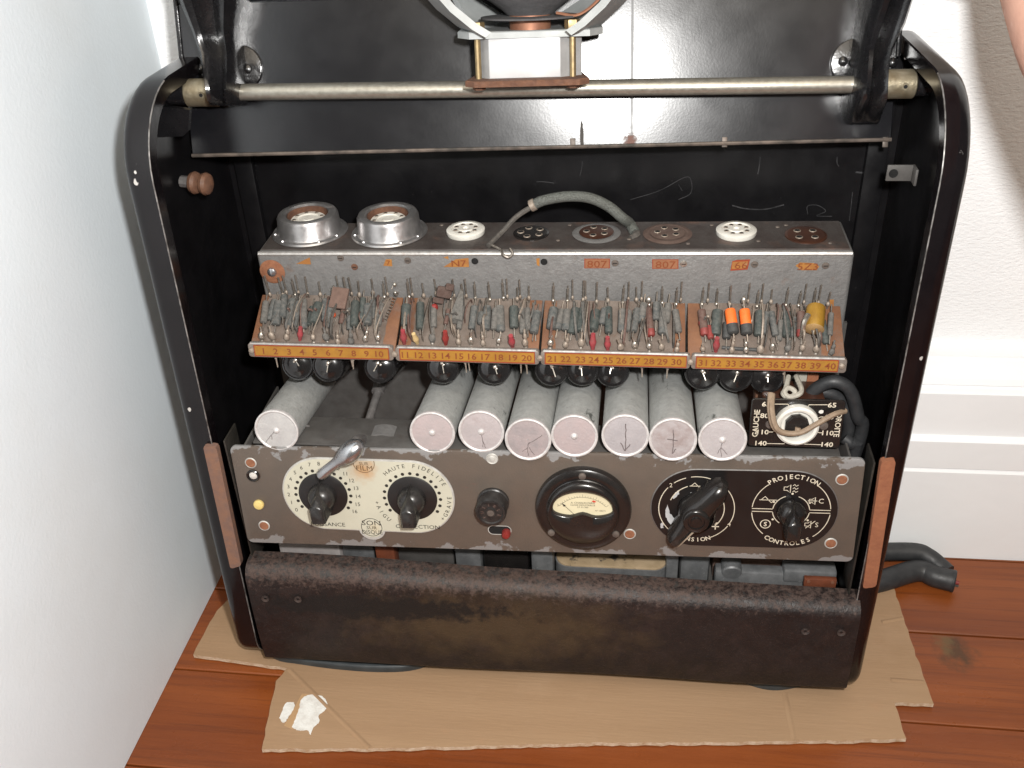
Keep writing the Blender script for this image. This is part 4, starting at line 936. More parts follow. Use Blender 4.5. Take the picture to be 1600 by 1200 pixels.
# strip front frame: faces forward, under the board's front edge
sl_, sr_ = onY(390, 548, .0208), onY(1325, 573, .0208)
ST = Frame((sl_ + sr_) / 2, sr_ - sl_, V((0, .10, 1)))
numpx = [(412, 431, 452, 472, 492, 513, 533, 553, 573, 593), (633, 655, 676, 697, 718, 738, 759, 780, 802, 823), (862, 884, 907, 928, 950, 971, 992, 1014, 1035, 1057), (1098, 1119, 1142, 1164, 1186, 1208, 1229, 1251, 1274, 1297)]
labpx = [(397, 608), (624, 836), (851, 1073), (1087, 1310)]
rowy = lambda u: 547.5 + (u - 400) * (571.5 - 547.5) / 895
boards = []
for i in range(4):
    x0, x1 = half(i); x0 += .0008; x1 -= .0008
    bd = build(MB().box(((x0 + x1) / 2, TD / 2 - .001, -.0012), (x1 - x0, TD + .001, .0024), .0004), 'terminal_board', 'pertinax', ch, TB.m)
    boards.append(bd)
    # layer of dust between the lugs
    dx0, dx1 = x0 + (.006 if i == 0 else .009), x1 - (.008 if i < 3 else .014)
    rows = []
    for a in range(9):
        y = .0025 + (TD - .003) * a / 8
        rows.append([(dx0 + (dx1 - dx0) * k / 20 + random.uniform(-.001, .001), y, .0003 + random.uniform(0, .0007) * (0 < k < 20)) for k in range(21)])
    build(MB().sheet([r_ for r_ in rows]), 'dust_layer', 'dust_bed', bd, TB.m, smooth=80)
    # front strip
    u0, u1 = labpx[i]
    q0, q1 = ST.px(u0, rowy(u0)), ST.px(u1, rowy(u1)); e0 = ST.px(387 if i == 0 else (labpx[i - 1][1] + u0) / 2, 548).x + .0004; e1 = ST.px(1326 if i == 3 else (labpx[i + 1][0] + u1) / 2, 560).x - .0004
    sy = (q0.y + q1.y) / 2; hh = .0052
    st = build(MB().prism(rrect(e0, e1, sy - hh, sy + hh, .0022, 4), -.004, 0, .0008, 2), 'number_strip', 'strip_front', ch, ST.m)
    build(MB().prism(rrect(q0.x, q1.x, sy - .0043, sy + .0043, .0003, 1), .0000, .0003), 'label_border', 'print_red', st, ST.m, smooth=0)
    build(MB().prism(rrect(q0.x + .0008, q1.x - .0006, sy - .0034, sy + .0036, .0003, 1), .0003, .0005), 'yellow_label', 'tape_yellow', st, ST.m, smooth=0)
    mb = MB()
    for k, u in enumerate(numpx[i]):
        q = ST.px(u, rowy(u)); mb.text(str(i * 10 + k + 1), q.x, sy, .0062, .00062, sx=1.15, bold=.012)
    build(mb, 'numbers', 'print_brown', st, ST.m, smooth=0)
    for ex in ((e0 - .0004,) if i else (e0 + .0024,)) + ((e1 - .0030,) if i == 3 else ()):
        build(MB().at(T((ex, sy, 0))).lathe([(.0022, 0), (.0018, .0010), (.0008, .0014), (.0001, .0015)], 12), 'rivet', 'solder_dusty', st, ST.m)
    mb = MB(); mb.tube([(e0 + .002, sy + .0050, -.0006), ((e0 + e1) / 2, sy + .0051, -.0006), (e1 - .002, sy + .0050, -.0006)], .0009, 6, 0)
    build(mb, 'upper_edge', 'worn_steel', st, ST.m)
# components on the boards
def shared(key, maker):
    if key not in SH: SH[key] = maker()
    return SH[key]
def mesh_of(mb, name, mats, smooth=45):
    me = bpy.data.meshes.new(name); me.from_pydata([tuple(v) for v in mb.v], [], mb.f)
    for x in mats: me.materials.append(MATS[x])
    me.polygons.foreach_set('material_index', mb.mi); me.polygons.foreach_set('use_smooth', [True] * len(me.polygons)); me.set_sharp_from_angle(angle=R(smooth)); return me
def lug_mesh(kind, mt):
    mb = MB(); mb.lathe([(.0014, -.0002), (.0012, .0006), (.0007, .0010), (.0007, .0028)], 8)
    mb.m(1)
    if kind == 0: mb.ball((0, 0, .0034), .0016, sz=1.25, seg=8).cyl((0, -.0002, .004), (.0002, .0006, .0072), .00055, seg=6)
    elif kind == 1: mb.ball((0, -.0004, .0026), .0016, sz=1.5, seg=8).ball((.0003, .0004, .0056), .0011, sz=1.9, seg=8).cyl((0, .0004, .006), (.0003, .0016, .0092), .0005, seg=6)
    else: mb.ball((0, 0, .0030), .0019, sy=.8, sz=1.5, seg=8).cyl((0, .0004, .0045), (-.0003, .0014, .0085), .0006, seg=6)
    return mesh_of(mb, 'lug', ['tinned_wire', mt])
def sleeve_mesh(mt):
    mb = MB(); mb.lathe([(.0009, -.0002), (.0011, .0020), (.0016, .0036), (.0017, .0050), (.0013, .0060), (.0011, .0092)], 10); return mesh_of(mb, 'lug', [mt])
def pin_mesh(kind):
    mb = MB()
    if kind == 0: mb.box((0, 0, .0065), (.0009, .0005, .013)).m(1).ball((0, -.0004, .0040), .0013, sz=1.4, seg=8)
    elif kind == 1: mb.box((0, 0, .0085), (.0010, .0005, .017)).m(1).ball((0, -.0003, .0030), .0011, sz=1.6, seg=8)
    elif kind == 2: mb.box((0, 0, .0045), (.0009, .0005, .009)).m(1).ball((0, -.0005, .0060), .0018, sz=1.5, seg=8).ball((.0002, -.0007, .0022), .0014, sz=1.3, seg=8)
    else: mb.box((0, 0, .0060), (.0013, .0007, .012)).box((0, .0004, .0125), (.0005, .0004, .003)).m(1).ball((.0001, -.0004, .0025), .0012, seg=8)
    return mesh_of(mb, 'pin', ['tinned_wire', 'solder' if kind in (2, 3) else 'solder_dusty'])
def res_mesh(r, L, mts, ends):
    """resistor along local y, body centred; end caps in a second colour; wires to the lugs"""
    mb = MB(); Ry = Matrix.Rotation(R(-90), 4, 'X')
    mb.lathe([(r * .55, -L / 2), (r * .92, -L / 2 + r * .15), (r, -L / 2 + r * .5), (r, L / 2 - r * .5), (r * .92, L / 2 - r * .15), (r * .55, L / 2)], 14, Ry)
    if ends:
        mb.m(1).lathe([(r * 1.06, -L / 2 + ends), (r * 1.06, -L / 2 + .0002), (r * .8, -L / 2 - .0006), (.0002, -L / 2 - .0007)], 14, Ry, cap=False)
    mb.m(2).cyl((0, -L / 2, 0), (0, -.0140, -.0006), .0005, seg=6).cyl((0, L / 2, 0), (0, .0140, .0), .0005, seg=6)
    return mesh_of(mb, 'resistor', mts)
FY, BY = .0068, TD - .0055                      # front and back lug rows
RES = {}
def R_(i, *a): RES.setdefault(i, []).append(a)    # (kind, radius, length, dx, y-offset, lift, ends)
spec = {1: ('res_dusty', .0024, .017), 2: ('res_slate', .0034, .018), 3: ('res_slate', .0030, .022), 4: ('res_dusty', .0026, .022), 5: ('res_green', .0034, .017), 6: ('res_slate', .0022, .020), 7: ('res_brown', .0018, .014), 8: ('res_green', .0030, .020), 9: ('res_slate', .0033, .016), 10: ('res_dusty', .0017, .018),
        11: ('res_green', .0034, .016), 12: ('res_green', .0028, .021), 13: ('res_dusty', .0022, .016), 14: ('res_brown', .0016, .012), 15: ('res_dusty', .0020, .018), 16: ('res_slate', .0027, .017), 17: ('res_slate', .0028, .018), 18: ('res_dusty', .0030, .018), 19: ('res_green', .0031, .016), 20: ('res_dusty', .0020, .017),
        21: ('res_slate', .0031, .016), 22: ('res_dusty', .0028, .015), 23: ('res_green', .0029, .018), 24: ('res_green', .0034, .016), 25: ('res_green', .0026, .020), 26: ('res_dusty', .0026, .017), 27: ('res_slate', .0025, .018), 28: ('res_brown', .0026, .020), 29: ('res_dusty', .0028, .019), 30: ('res_dusty', .0023, .017),
        31: ('res_brown', .0027, .018), 32: ('res_green', .0036, .018), 33: ('res_orange', .0036, .017), 34: ('res_orange', .0036, .017), 35: ('res_green', .0034, .018), 36: ('res_slate', .0024, .018), 37: ('res_green', .0028, .019), 38: ('res_brown', .0028, .017), 39: ('cap_ochre', .0062, .018), 40: ('res_dusty', .0018, .016)}
extra = [(1.5, 'res_slate', .0029, .016, .004, .004), (2.4, 'res_slate', .0026, .018, .006, .0062), (3.5, 'res_slate', .0024, .019, .0, .006), (4.6, 'res_green', .0026, .015, .0, .0035), (5.6, 'res_slate', .0023, .018, .004, .0055), (7.6, 'res_slate', .0022, .016, -.002, .0042), (8.5, 'res_green', .0021, .017, .005, .006), (9.3, 'res_slate', .0020, .014, .006, .0045),
         (16.6, 'res_slate', .0029, .009, .001, .004), (17.6, 'res_dusty', .0023, .016, .0, .005), (19.6, 'res_dusty', .0024, .019, .0, .0036), (20.5, 'res_slate', .0018, .016, .0, .003), (20.6, 'res_slate', .0030, .017, -.001, .0030), (21.5, 'res_dusty', .0026, .015, .002, .0035), (22.5, 'res_green', .0030, .019, .0, .005), (24.6, 'res_slate', .0024, .012, .004, .005),
         (26.5, 'res_dusty', .0022, .016, .002, .003), (27.5, 'res_dusty', .0025, .014, .007, .0062), (28.5, 'res_slate', .0025, .013, .008, .0066), (29.3, 'res_dusty', .0024, .014, .007, .006), (31.5, 'res_red', .0021, .010, -.006, .004), (32.7, 'res_charcoal', .0028, .012, -.004, .0032), (35.4, 'res_slate', .0025, .016, .001, .0055), (36.5, 'res_dusty', .0020, .015, -.003, .0035), (37.5, 'res_slate', .0021, .015, .0, .003), (39.6, 'res_green', .0024, .017, -.003, .003)]
lug_red = {4: 'sleeve_red', 11: 'sleeve_red', 14: 'bead_red', 19: 'sleeve_red', 24: 'sleeve_red', 25: 'sleeve_red', 32: 'sleeve_red', 12: 'sleeve_tan'}
def numx(t):
    i = int(t); fr = t - i; b_ = min((i - 1) // 10, 3); k = (i - 1) % 10; L_ = numpx[b_]
    u = L_[k] + ((L_[k + 1] if k < 9 else L_[k] + 21) - L_[k]) * fr
    return b_, TB.px(u, 520 + (u - 400) * .022).x
def put_res(t, mt, r, L, yo=0, lift=.0042, key=''):
    b_, x = numx(t); ends = 0; mts = [mt, mt, 'tinned_wire']
    if mt == 'res_orange': ends = .006; mts = [mt, 'res_charcoal', 'solder_dusty']
    elif mt == 'res_brown' and r > .0025: ends = .004; mts = [mt, 'res_red', 'tinned_wire']
    elif mt == 'cap_ochre': ends = .0007; mts = [mt, 'cap_wax', 'solder']
    elif mt == 'res_dusty' and r > .0024: ends = .0035; mts = [mt, 'res_slate', 'solder_dusty']
    me = shared(('res', mt, r, L), lambda: res_mesh(r, L, mts, ends))
    m_ = TB.m @ Matrix.Translation((x, (FY + BY) / 2 + .001 + yo, max(lift, r + .0006))) @ Matrix.Rotation(random.uniform(-.16, .16), 4, 'Z') @ Matrix.Rotation(random.uniform(-.02, .24), 4, 'X')
    name = 'film_capacitor' if mt == 'cap_ochre' else 'resistor'
    return place(name, me, boards[b_], m_)
for i in range(1, 41):
    mt, r, L = spec[i]; lift = .0044 + random.uniform(0, .002)
    if mt == 'cap_ochre': lift = .0105
    if mt == 'res_orange': lift = .0075
    put_res(i - (.12 if mt == 'cap_ochre' else 0) if i > 1 else i, mt, r, L, .001 if mt != 'cap_ochre' else .003, lift)
    b_, x = numx(i); yj = random.uniform(-.0012, .0012)
    if i in lug_red: me = shared(('sl', lug_red[i]), lambda: sleeve_mesh(lug_red[i]))
    else:
        kd = random.randrange(3); mt_ = random.choice(['solder', 'solder_dusty', 'solder_dusty', 'res_dusty']); me = shared(('lug', kd, mt_), lambda: lug_mesh(kd, mt_))
    place('lug', me, boards[b_], TB.m @ Matrix.Translation((x + random.uniform(-.0006, .0006), FY + yj - .002, 0)) @ Matrix.Rotation(random.uniform(-.5, .5), 4, 'Z') @ Matrix.Rotation(random.uniform(-.45, -.05), 4, 'X') @ Matrix.Rotation(random.uniform(-.15, .15), 4, 'Y') @ Matrix.Scale(random.uniform(1.2, 1.45), 4))
    kd = random.choice([0, 0, 1, 2, 3, 3]); me = shared(('pin', kd), lambda: pin_mesh(kd))
    place('pin', me, boards[b_], TB.m @ Matrix.Translation((x + random.uniform(-.0008, .0008), BY + .0022 + yj, 0)) @ Matrix.Rotation(R(-22) + random.uniform(-.06, .06), 4, 'X') @ Matrix.Rotation(random.uniform(-.06, .06), 4, 'Y') @ Matrix.Diagonal((1.15, 1.15, random.uniform(1.0, 1.3), 1)))
    if i % 4 in (2, 3):
        place('pin', shared(('pin', 1), lambda: pin_mesh(1)), boards[b_], TB.m @ Matrix.Translation((x + random.uniform(.002, .004), BY + .0032, .002)) @ Matrix.Rotation(R(-22) + random.uniform(-.06, .06), 4, 'X'))
for e in extra: put_res(e[0], e[1], e[2], e[3], e[4], e[5])
for i in range(84):
    t = random.uniform(1.2, 39.6); b_, x = numx(t)
    if (t - 1) % 10 > 9.2: continue
    y0_ = random.choice([FY, FY + .004, (FY + BY) / 2]); y1_ = random.choice([BY, BY + .002, (FY + BY) / 2 + .004]); dx_ = random.uniform(-.006, .006)
    pts = [V((x, y0_, .001)), V((x + dx_ * .2, y0_ + .002, .006 + random.uniform(0, .005))), V((x + dx_ * .7, (y0_ + y1_) / 2, .007 + random.uniform(0, .006))), V((x + dx_, y1_, .006)), V((x + dx_, y1_ + .001, .001))]
    build(MB().tube([p - pts[0] for p in pts], random.choice([.0004, .0005, .0008]), 6), 'hookup_wire', random.choice(['tinned_wire', 'old_wire', 'res_dusty', 'res_brown', 'solder_dusty']), boards[b_], TB.m @ Matrix.Translation(pts[0]))
def onboard(u, v, h): q = TB.px(u, v, h); return q
def bpart(name, mb, mats, i, **k): return build(mb, name, mats, boards[i], TB.m, **k)
# mica blocks and beads
q = onboard(530, 466, .010); bpart('mica_block', MB().at(T(q) @ Matrix.Rotation(-.12, 4, 'Z') @ Matrix.Rotation(.25, 4, 'X')).box((0, 0, 0), (.0120, .0150, .0030), .0007), 'mica_brown', 0)
q = onboard(521, 492, .004); bpart('bead', MB().ball(q, .0020, seg=10), 'bead_orange', 0)
q = onboard(694, 457, .012); bpart('mica_block', MB().at(T(q) @ Matrix.Rotation(.3, 4, 'Y') @ Matrix.Rotation(.5, 4, 'X')).box((0, 0, 0), (.0105, .0080, .0055), .0016).box((.003, .004, .001), (.006, .005, .006), .0012).box((-.003, -.006, -.002), (.0075, .004, .003), .0008), 'mica_dark', 1)
q = onboard(679, 480, .006); bpart('bead', MB().ball(q, .0026, seg=10), 'bead_red', 1)
q = onboard(717, 478, .006); bpart('wax_wedge', MB().at(T(q) @ Matrix.Rotation(-.1, 4, 'Z')).loft([[(-.0042, -.012, -.003), (.0042, -.013, -.003), (.0048, -.012, .002), (-.004, -.011, .002)], [(-.0030, .002, -.002), (.0034, .002, -.002), (.003, .002, .0035), (-.002, .003, .0035)], [(-.0008, .012, 0), (.0012, .012, 0), (.001, .012, .003), (-.0008, .012, .003)]]), 'res_dusty', 1, smooth=0)
q = onboard(1098, 505, .0045); bpart('bead', MB().ball(q, .0030, sz=1.1, seg=12), 'res_red', 3)
q0, q1, q2, q3 = onboard(1263, 492, .016), onboard(1257, 503, .016), onboard(1254, 517, .010), onboard(1250, 528, .003)
bpart('solder_joint', MB().tube([q0, q1, q2, q3], [.0019, .0012], 8), 'solder', 3)
bpart('dark_sleeve', MB().tube([onboard(1128, 543, .001), onboard(1160, 545.5, .0014), onboard(1192, 547, .001)], .0013, 8), 'res_charcoal', 3)
# the bare spring at the end of the first board
pts = []
s0, s1 = onboard(602, 500, .004), onboard(622, 455, .008)
for k in range(60):
    t = k / 59; c_ = s0.lerp(s1, t); a = k * 1.05; pts.append(c_ + V((math.cos(a), 0, math.sin(a))) * .0012)
bpart('coiled_wire', MB().tube(pts, .0003, 5, 0), 'tinned_wire', 0)
bpart('pin', MB().tube([onboard(612, 452, .006), onboard(616, 440, .008), onboard(613, 427, .010)], .0004, 6).m(1).ball(onboard(617, 445, .008), .0014, sz=1.4, seg=8).ball(onboard(618, 458, .007), .0012, sz=1.5, seg=8), ['tinned_wire', 'solder'], 0)
# dark potted capacitors whose domed ends show below the strips, and leads
for i, (u, v) in enumerate(((465, 572), (513, 575), (594, 577), (692, 577), (772, 578), (862, 580), (910, 580), (957, 582), (1098, 586), (1150, 589), (1199, 592))):
    p = onY(u, v - 3, .031); F_ = Frame(p, V((1, 0, 0)), V((0, .14 + .22, 1))); r = .0118
    o = build(MB().lathe([(r * .93, -.040), (r, -.038), (r, -.0016), (r * .985, -.0004), (r * .93, .0008), (r * .87, .0008), (r * .82, .0), (r * .74, .0), (r * .52, .0014), (r * .26, .0021), (.0003, .0023)], 34), 'potted_capacitor', 'pitch_black', ch, F_.m)
    jx, jy = random.uniform(-.001, .0015), random.uniform(-.0005, .002)
    build(MB().ball((jx, jy + .0020, .0030), .0017, sz=1.2, seg=8).cyl((jx, jy + .0015, .003), (jx + random.uniform(-.003, .004), jy - random.uniform(.002, .0065), .0040), .00045, seg=6).ball((jx + random.uniform(-.002, .002), jy + .0005, .0024), .0011, seg=8), 'lead', 'solder', o, F_.m)
for u, v in ((431, 563), (548, 562), (552, 566), (727, 571), (731, 568), (814, 572), (822, 573), (1003, 578), (1043, 580), (1225, 588)):
    p = onY(u, v - 4, .0265); reb(MB().cyl(p + V((0, 0, .004)), p + V((random.uniform(-.001, .001), -.001, -.007)), .0007, .0004, seg=6).ball(p, .0011, seg=8), 'lead', 'solder_dusty', ch)

# ---------------------------------------------------------------- mains voltage selector
VS = Frame(onY(1244, 661, .004), V((1, .02, -.010)), V((0, .12, 1)))
def vp(u, v): return VS.px(u, v)
c4 = [vp(*q) for q in ((1176, 623), (1323, 626), (1311, 701), (1168, 696))]
x0 = (c4[0].x + c4[3].x) / 2; x1 = (c4[1].x + c4[2].x) / 2; y0 = (c4[2].y + c4[3].y) / 2; y1 = (c4[0].y + c4[1].y) / 2
vpl = build(MB().prism(rrect(x0, x1, y0, y1, .0022), -.0014, 0, .0004, 1), 'voltage_selector_plate', 'bakelite_black', ch, VS.m)
rg = build(MB().lathe([(.0140, .0001), (.0143, .0020), (.0138, .0048), (.0124, .0058), (.0108, .0052), (.0100, .0035), (.0096, .0012), (.0004, .0012)], 36), 'ceramic_ring', 'ceramic', ch, VS.m)
build(MB().lathe([(.0078, .0012), (.0080, .0040), (.0070, .0052), (.0005, .0054)], 9), 'selector_plug', 'bakelite_black', ch, VS.m, smooth=20)
mb = MB(); hh = .0004
for txt, u, v in (('65', 1197, 631), ('80', 1194.5, 649), ('110', 1192, 674.5), ('140', 1189, 692), ('65', 1300, 632.5), ('80', 1296, 651), ('110', 1293.5, 676), ('140', 1292.5, 694)):
    p = vp(u, v); mb.text(txt, p.x, p.y, .0047, hh, sx=1.2, bold=.02)
for L_ in ([(1206, 631), (1231, 631), (1234, 636)], [(1203, 649.5), (1210, 649.5), (1216, 652)], [(1199, 674.5), (1207, 674.5), (1214, 671)], [(1197, 692.5), (1225, 693), (1228, 687)],
           [(1293, 632), (1264, 632), (1261, 637)], [(1289, 651), (1282, 651), (1278, 653)], [(1286, 676), (1279, 675.5), (1273, 671)], [(1284, 694.5), (1256, 693.5), (1253, 688)]):
    mb.line([tuple(vp(*q).xy) for q in L_], .0005, hh)
p = vp(1181, 661); mb.text('GAUCHE', p.x, p.y, .0050, hh, R(90), bold=.015)
p = vp(1309, 664); mb.text('DROITE', p.x, p.y, .0050, hh, R(-90), bold=.015)
build(mb, 'selector_lettering', 'print_cream', vpl, VS.m, smooth=0)
for u, v in ((1203, 663), (1287, 665)): 
    p = vp(u, v); build(MB().at(T((p.x, p.y, 0))).lathe([(.0030, .0001), (.0026, .0010), (.0002, .0014)], 14), 'screw', 'screw_grey', vpl, VS.m)
p = vp(1283, 643); build(MB().prism([(p.x + .0016 * math.cos(R(a)) * random.uniform(.7, 1.2), p.y + .0013 * math.sin(R(a))) for a in range(0, 360, 40)], .0001, .0005), 'paint_drop', 'white_smear', vpl, VS.m)
reb(MB().box(tuple(VS.w((x0 + x1) / 2, 0, -.020)), (.040, .036, .022), .001), 'selector_block', 'bakelite_brown', ch)
vw = lambda u, v, h: VS.m @ VS.px(u, v, h)
wt = reb(MB().tube([vw(1204, 614, -.003), vw(1203, 640, .004), vw(1208, 664, .007), vw(1220, 675, .008), vw(1243, 677, .008), vw(1247, 668, .007)], .0019, 8), 'cotton_wire', 'tan_wire', ch)
reb(MB().tube([vw(1207, 616, -.003), vw(1206, 640, .006), vw(1212, 666, .010), vw(1226, 676, .010), vw(1250, 676, .009), vw(1275, 663, .007), vw(1302, 648, .004), vw(1321, 642, -.002)], .0018, 8), 'cotton_wire', 'tan_wire', ch)
reb(MB().tube([vw(1232, 588, -.020), vw(1228, 606, -.010), vw(1224, 616, -.004), vw(1236, 622, -.003), vw(1242, 612, -.004), vw(1232, 606, -.006), vw(1226, 613, -.004), vw(1234, 620, -.002), vw(1252, 612, -.004), vw(1244, 588, -.020)], .0017, 8), 'pale_wire', 'pale_wire', ch)
for u0, u1, mt in ((1181, 1202, 'rust'), (1240, 1258, 'pale_wire'), (1258, 1276, 'felt_orange'), (1206, 1222, 'mica_brown')):
    a, b_ = onY(u0, 610, .045), onY(u1, 610, .045)
    reb(MB().box(((a.x + b_.x) / 2, .052, a.z - .02), (b_.x - a.x, .016, .07), .0008), 'tag_strip', mt, ch)

# ---------------------------------------------------------------- iron seen between panel and fairing
def under(u0, u1, v0, v1, Y, mt, name, dy=.03, bev=.001):
    a, b_ = onY(u0, v0, Y), onY(u1, v1, Y); h = abs(a.z - b_.z) + .02
    reb(MB().box(((a.x + b_.x) / 2, Y + dy / 2, max(a.z, b_.z) - h / 2), (abs(b_.x - a.x), dy, h), bev), name, mt, ch)
tb_, tray_z = .0805, .0805
def block(u0, u1, v, Y, mt, name, dy=.03, bev=.0012, z0=.0805):
    a, b_ = onY(u0, v, Y), onY(u1, v, Y); z1 = a.z
    reb(MB().box(((a.x + b_.x) / 2, Y + dy / 2, (z0 + z1) / 2), (b_.x - a.x, dy, z1 - z0), bev), name, mt, ch)
block(432, 527, 838, .020, 'light_zinc', 'transformer', .045)
block(531, 580, 838, .024, 'zinc', 'bracket', .010); 
block(584, 614, 848, .014, 'fibre_red', 'fibre_spacer', .012)
block(616, 706, 842, .030, 'chassis_plate', 'transformer', .045)
block(708, 750, 846, .020, 'zinc', 'bracket', .012, .003)
block(752, 826, 850, .022, 'bakelite_black', 'choke', .04, .004)
block(828, 864, 846, .012, 'zinc', 'bracket', .020, .003)
block(1042, 1062, 856, .014, 'zinc', 'bracket', .014, .002); block(1064, 1112, 856, .018, 'zinc', 'bracket', .014, .004)
# varnished coil with cream wrapping
a, b_ = onY(866, 884, .012), onY(1044, 888, .012)
mb = MB(); rr = .011
mb.m(1).prism(stadium(a.x + rr, b_.x - rr, .024, rr), .0805, a.z - .0015).m(0).prism(stadium(a.x + rr, b_.x - rr, .024, rr - .0008), a.z - .0014, a.z, .0006)
reb(mb, 'varnished_coil', ['varnish_cream', 'zinc'], ch)
block(1115, 1300, 868, .034, 'mica_brown', 'terminal_block', .02)
a, b_ = onY(1118, 886, .016), onY(1306, 892, .016)
mb = MB().box(((a.x + b_.x) / 2, .020, (a.z + .0805) / 2 - .001), (b_.x - a.x, .010, a.z - .0805 - .004), .002).cyl((a.x + .012, .014, a.z - .004), (a.x + .012, .026, a.z - .002), .0075, seg=18, bev=.001)
mb.box((b_.x - .018, .020, a.z - .004), (.038, .013, .012), .002)
reb(mb, 'cast_clamp', 'zinc', ch)
a, b_ = onY(1257, 909, .006), onY(1308, 910, .006)
reb(MB().box(((a.x + b_.x) / 2, .009, a.z - .002), (b_.x - a.x, .004, .008), .0006).m(1).cyl((a.x + .003, .0072, a.z), (a.x + .003, .0062, a.z), .0012, seg=10).cyl((b_.x - .003, .0072, a.z), (b_.x - .003, .0062, a.z), .0012, seg=10), 'fibre_tag', ['fibre_red', 'copper'], ch)

# ---------------------------------------------------------------- braided cable over the box
yb = .085
def tz(u, v): return onZ(u, v, BX.w(0, .002, 0).z)
pa = [tz(763, 384), onY(785, 362, .080), onY(808, 338, .084), onY(836, 320, .088)]
reb(MB().tube(pa, .0018, 8), 'grid_wire', 'old_wire', ch)
reb(MB().tube([tz(768, 383), onY(782, 390, .0640), onY(786, 398, .0580), onY(795, 402, .0570), onY(801, 396, .0580), onY(797, 388, .0605)], .0009, 6), 'wire_hook', 'tinned_wire', ch)
pb = [onY(832, 321, .088), onY(850, 313, .088), onY(885, 307, .088), onY(920, 309, .089), onY(950, 322, .090), onY(972, 340, .090), tz(984, 358) + V((0, 0, .004)), tz(992, 364)]
cb = reb(MB().tube(pb, .0036, 12), 'braided_sleeve', 'braid', ch)
reb(MB().cyl(pb[0] + V((-.0015, 0, -.0006)), pb[0] + V((.002, 0, .0012)), .0042, seg=12, bev=.0005), 'cable_ferrule', 'solder_dusty', ch)
reb(MB().tube([tz(990, 362), tz(996, 366) + V((0, -.002, .001)), tz(985, 372)], .0022, 8), 'cable_tail', 'old_wire', ch)

# ================================================================== loose cables
def loose(name, label, cat, runs, ends=None):
    t = thing(name, label, cat, (runs[0][0][0].x, runs[0][0][0].y, 0.0))
    for pts, r, mt, nm in runs: reb(MB().tube(pts, r, 14), nm, mt, t)
    return t
Zf = lambda u, v, z: onZ(u, v, z)
t = loose('mains_cable', 'two thick black rubber cables with cut ends on the floor right of the cabinet', 'cable',
          [([V((.20, .150, .016)), V((.262, .142, .0165)), Zf(1425, 862, .016), Zf(1450, 870, .0135), Zf(1470, 886, .0098), Zf(1480, 895, .0085)], .0080, 'cable_rubber', 'upper_cable'),
           ([V((.20, .112, .0096)), V((.262, .108, .0096)), Zf(1430, 892, .0096), Zf(1462, 901, .0096), Zf(1490, 908, .0096)], .0094, 'cable_rubber', 'lower_cable')])
p = Zf(1490, 908, .0096); d_ = (p - Zf(1470, 903, .0096)).normalized()
reb(MB().lathe([(.0096, -.0015), (.0099, 0), (.0092, .0012), (.0070, .0012), (.0066, -.001)], 18, Matrix.Translation(p) @ d_.to_track_quat('Z', 'Y').to_matrix().to_4x4(), cap=False), 'cut_end', 'cable_rubber', t)
for k, a in enumerate((20, 150, 270)):
    q = p + V((0, .0030 * math.cos(R(a)), .0030 * math.sin(R(a))))
    reb(MB().cyl(q - d_ * .002, q + d_ * (.0022 + .0012 * k), .0018, seg=10), 'wire_core', 'red_core' if k == 1 else 'old_wire', t)
ic = thing('internal_cable', 'loop of black rubber cable inside cabinet beside the voltage selector plate', 'cable', (.20, .04, .082))
vq = lambda u, v, Y: onY(u, v, Y)
reb(MB().tube([vq(1262, 620, .03), vq(1280, 604, .028), vq(1305, 596, .026), vq(1328, 610, .026), vq(1340, 650, .028), vq(1342, 690, .032), V((.204, .045, .082 + .004))], .0044, 12), 'outer_loop', 'cable_rubber', ic)
reb(MB().tube([vq(1258, 616, .036), vq(1285, 612, .034), vq(1312, 622, .034), vq(1326, 655, .034), vq(1322, 690, .036), vq(1312, 712, .040), V((.19, .050, .086))], .0042, 12), 'inner_loop', 'cable_rubber', ic)
reb(MB().tube([vq(1318, 684, .030), vq(1330, 694, .028), vq(1334, 712, .028), V((.200, .038, .085))], .0040, 12), 'tail', 'cable_rubber', ic)
# black plastic pads squeezed out under the front edge
def pad(pts, label):
    P = [onZ(u, v, .0046) for u, v in pts]; n = len(P); c_ = sum(P, V()) / n
    fr = [p for p in P]
    q = [(p.x, p.y) for p in spline(P + [P[0]], 4)]
    o = build(MB().prism([(x - c_.x, y - c_.y) for x, y in q], .0044, .0105, .0028, 4), 'rubber_pad', 'rubber_grey', None, T((c_.x, c_.y, 0)))
    return tag(o, label, 'pad', 'dark pads under the cabinet front')
pad([(418, 1008), (430, 1030), (470, 1038), (530, 1046), (590, 1050), (640, 1048), (668, 1037), (650, 1010), (530, 1000)], 'dark grey rubber pad under the left front edge of the cabinet')
pad([(1140, 1055), (1165, 1068), (1195, 1077), (1222, 1078), (1255, 1071), (1270, 1060), (1240, 1040), (1160, 1036)], 'dark grey rubber pad under the right front edge of the cabinet')

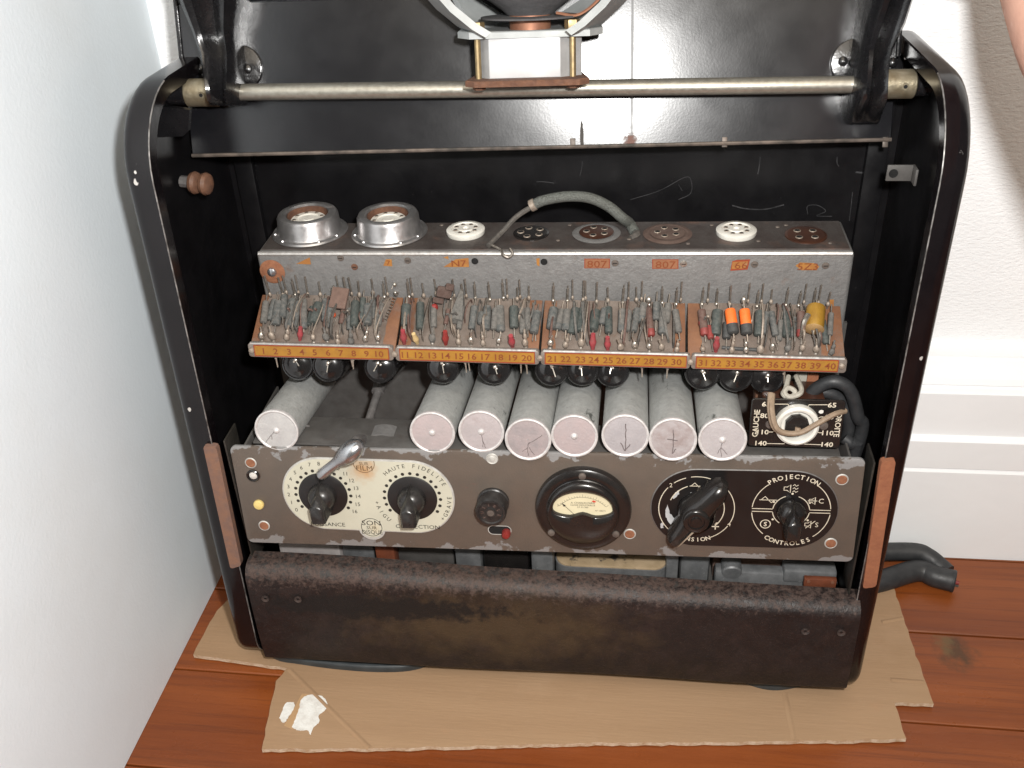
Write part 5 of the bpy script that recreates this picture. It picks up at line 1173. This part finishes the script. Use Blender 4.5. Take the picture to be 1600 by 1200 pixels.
# ================================================================== the hand holding the lid, top right
HP = V((.262, .060, .552))
me = bpy.data.meshes.new('person')
vts = []; eds = []; rad = []
def chain(pts, rs, start=None):
    prev = start
    for p, r in zip(pts, rs):
        vts.append(tuple(p)); rad.append(r)
        if prev is not None: eds.append((prev, len(vts) - 1))
        prev = len(vts) - 1
    return prev
end = chain([V((.356, -.52, .345)), V((.306, -.27, .435)), V((.2580, -.07, .508)), V((.256, .005, .536)), V((.256, .035, .546)), HP], [.050, .044, .036, .029, .029, .028])
dirs = V((-.50, .80, .25)).normalized(); side = V((.25, -.15, .95)).normalized(); side = (side - dirs * side.dot(dirs)).normalized(); nrm = dirs.cross(side).normalized()
for k, (o_, L_) in enumerate(((-1.5, .062), (-.5, .072), (.5, .068), (1.5, .052))):
    b0_ = HP + side * o_ * .017 + dirs * .012
    chain([b0_, b0_ + dirs * L_ * .5 + nrm * .004, b0_ + dirs * L_ * .78 - nrm * .012, b0_ + dirs * L_ * .86 - nrm * .030], [.0100, .0092, .0086, .0078], end)
tb0 = HP - dirs * .022 - side * .024
chain([tb0, tb0 + dirs * .022 - side * .016 - nrm * .012, tb0 + dirs * .042 - side * .016 - nrm * .024], [.0125, .0108, .0092], 4)
me.from_pydata(vts, eds, [])
po = bpy.data.objects.new('person', me); col.objects.link(po)
po.modifiers.new('skin', 'SKIN'); po.modifiers.new('sub', 'SUBSURF').levels = 2; po.modifiers['sub'].render_levels = 2
if not me.skin_vertices: 
    bmx = bmesh.new(); bmx.from_mesh(me); bmx.verts.layers.skin.verify(); bmx.to_mesh(me); bmx.free()
for i, r in enumerate(rad): me.skin_vertices[0].data[i].radius = (r, r); 
me.skin_vertices[0].data[0].use_root = True
dg = bpy.context.evaluated_depsgraph_get(); ev = bpy.data.meshes.new_from_object(po.evaluated_get(dg))
bpy.data.objects.remove(po)
for pgn in ev.polygons: pgn.use_smooth = True
ev.materials.clear(); ev.materials.append(MATS['skin'])
po = bpy.data.objects.new('person', ev); col.objects.link(po)
tag(po, 'bare hand reaching in at the top right corner beside the raised lid', 'person')
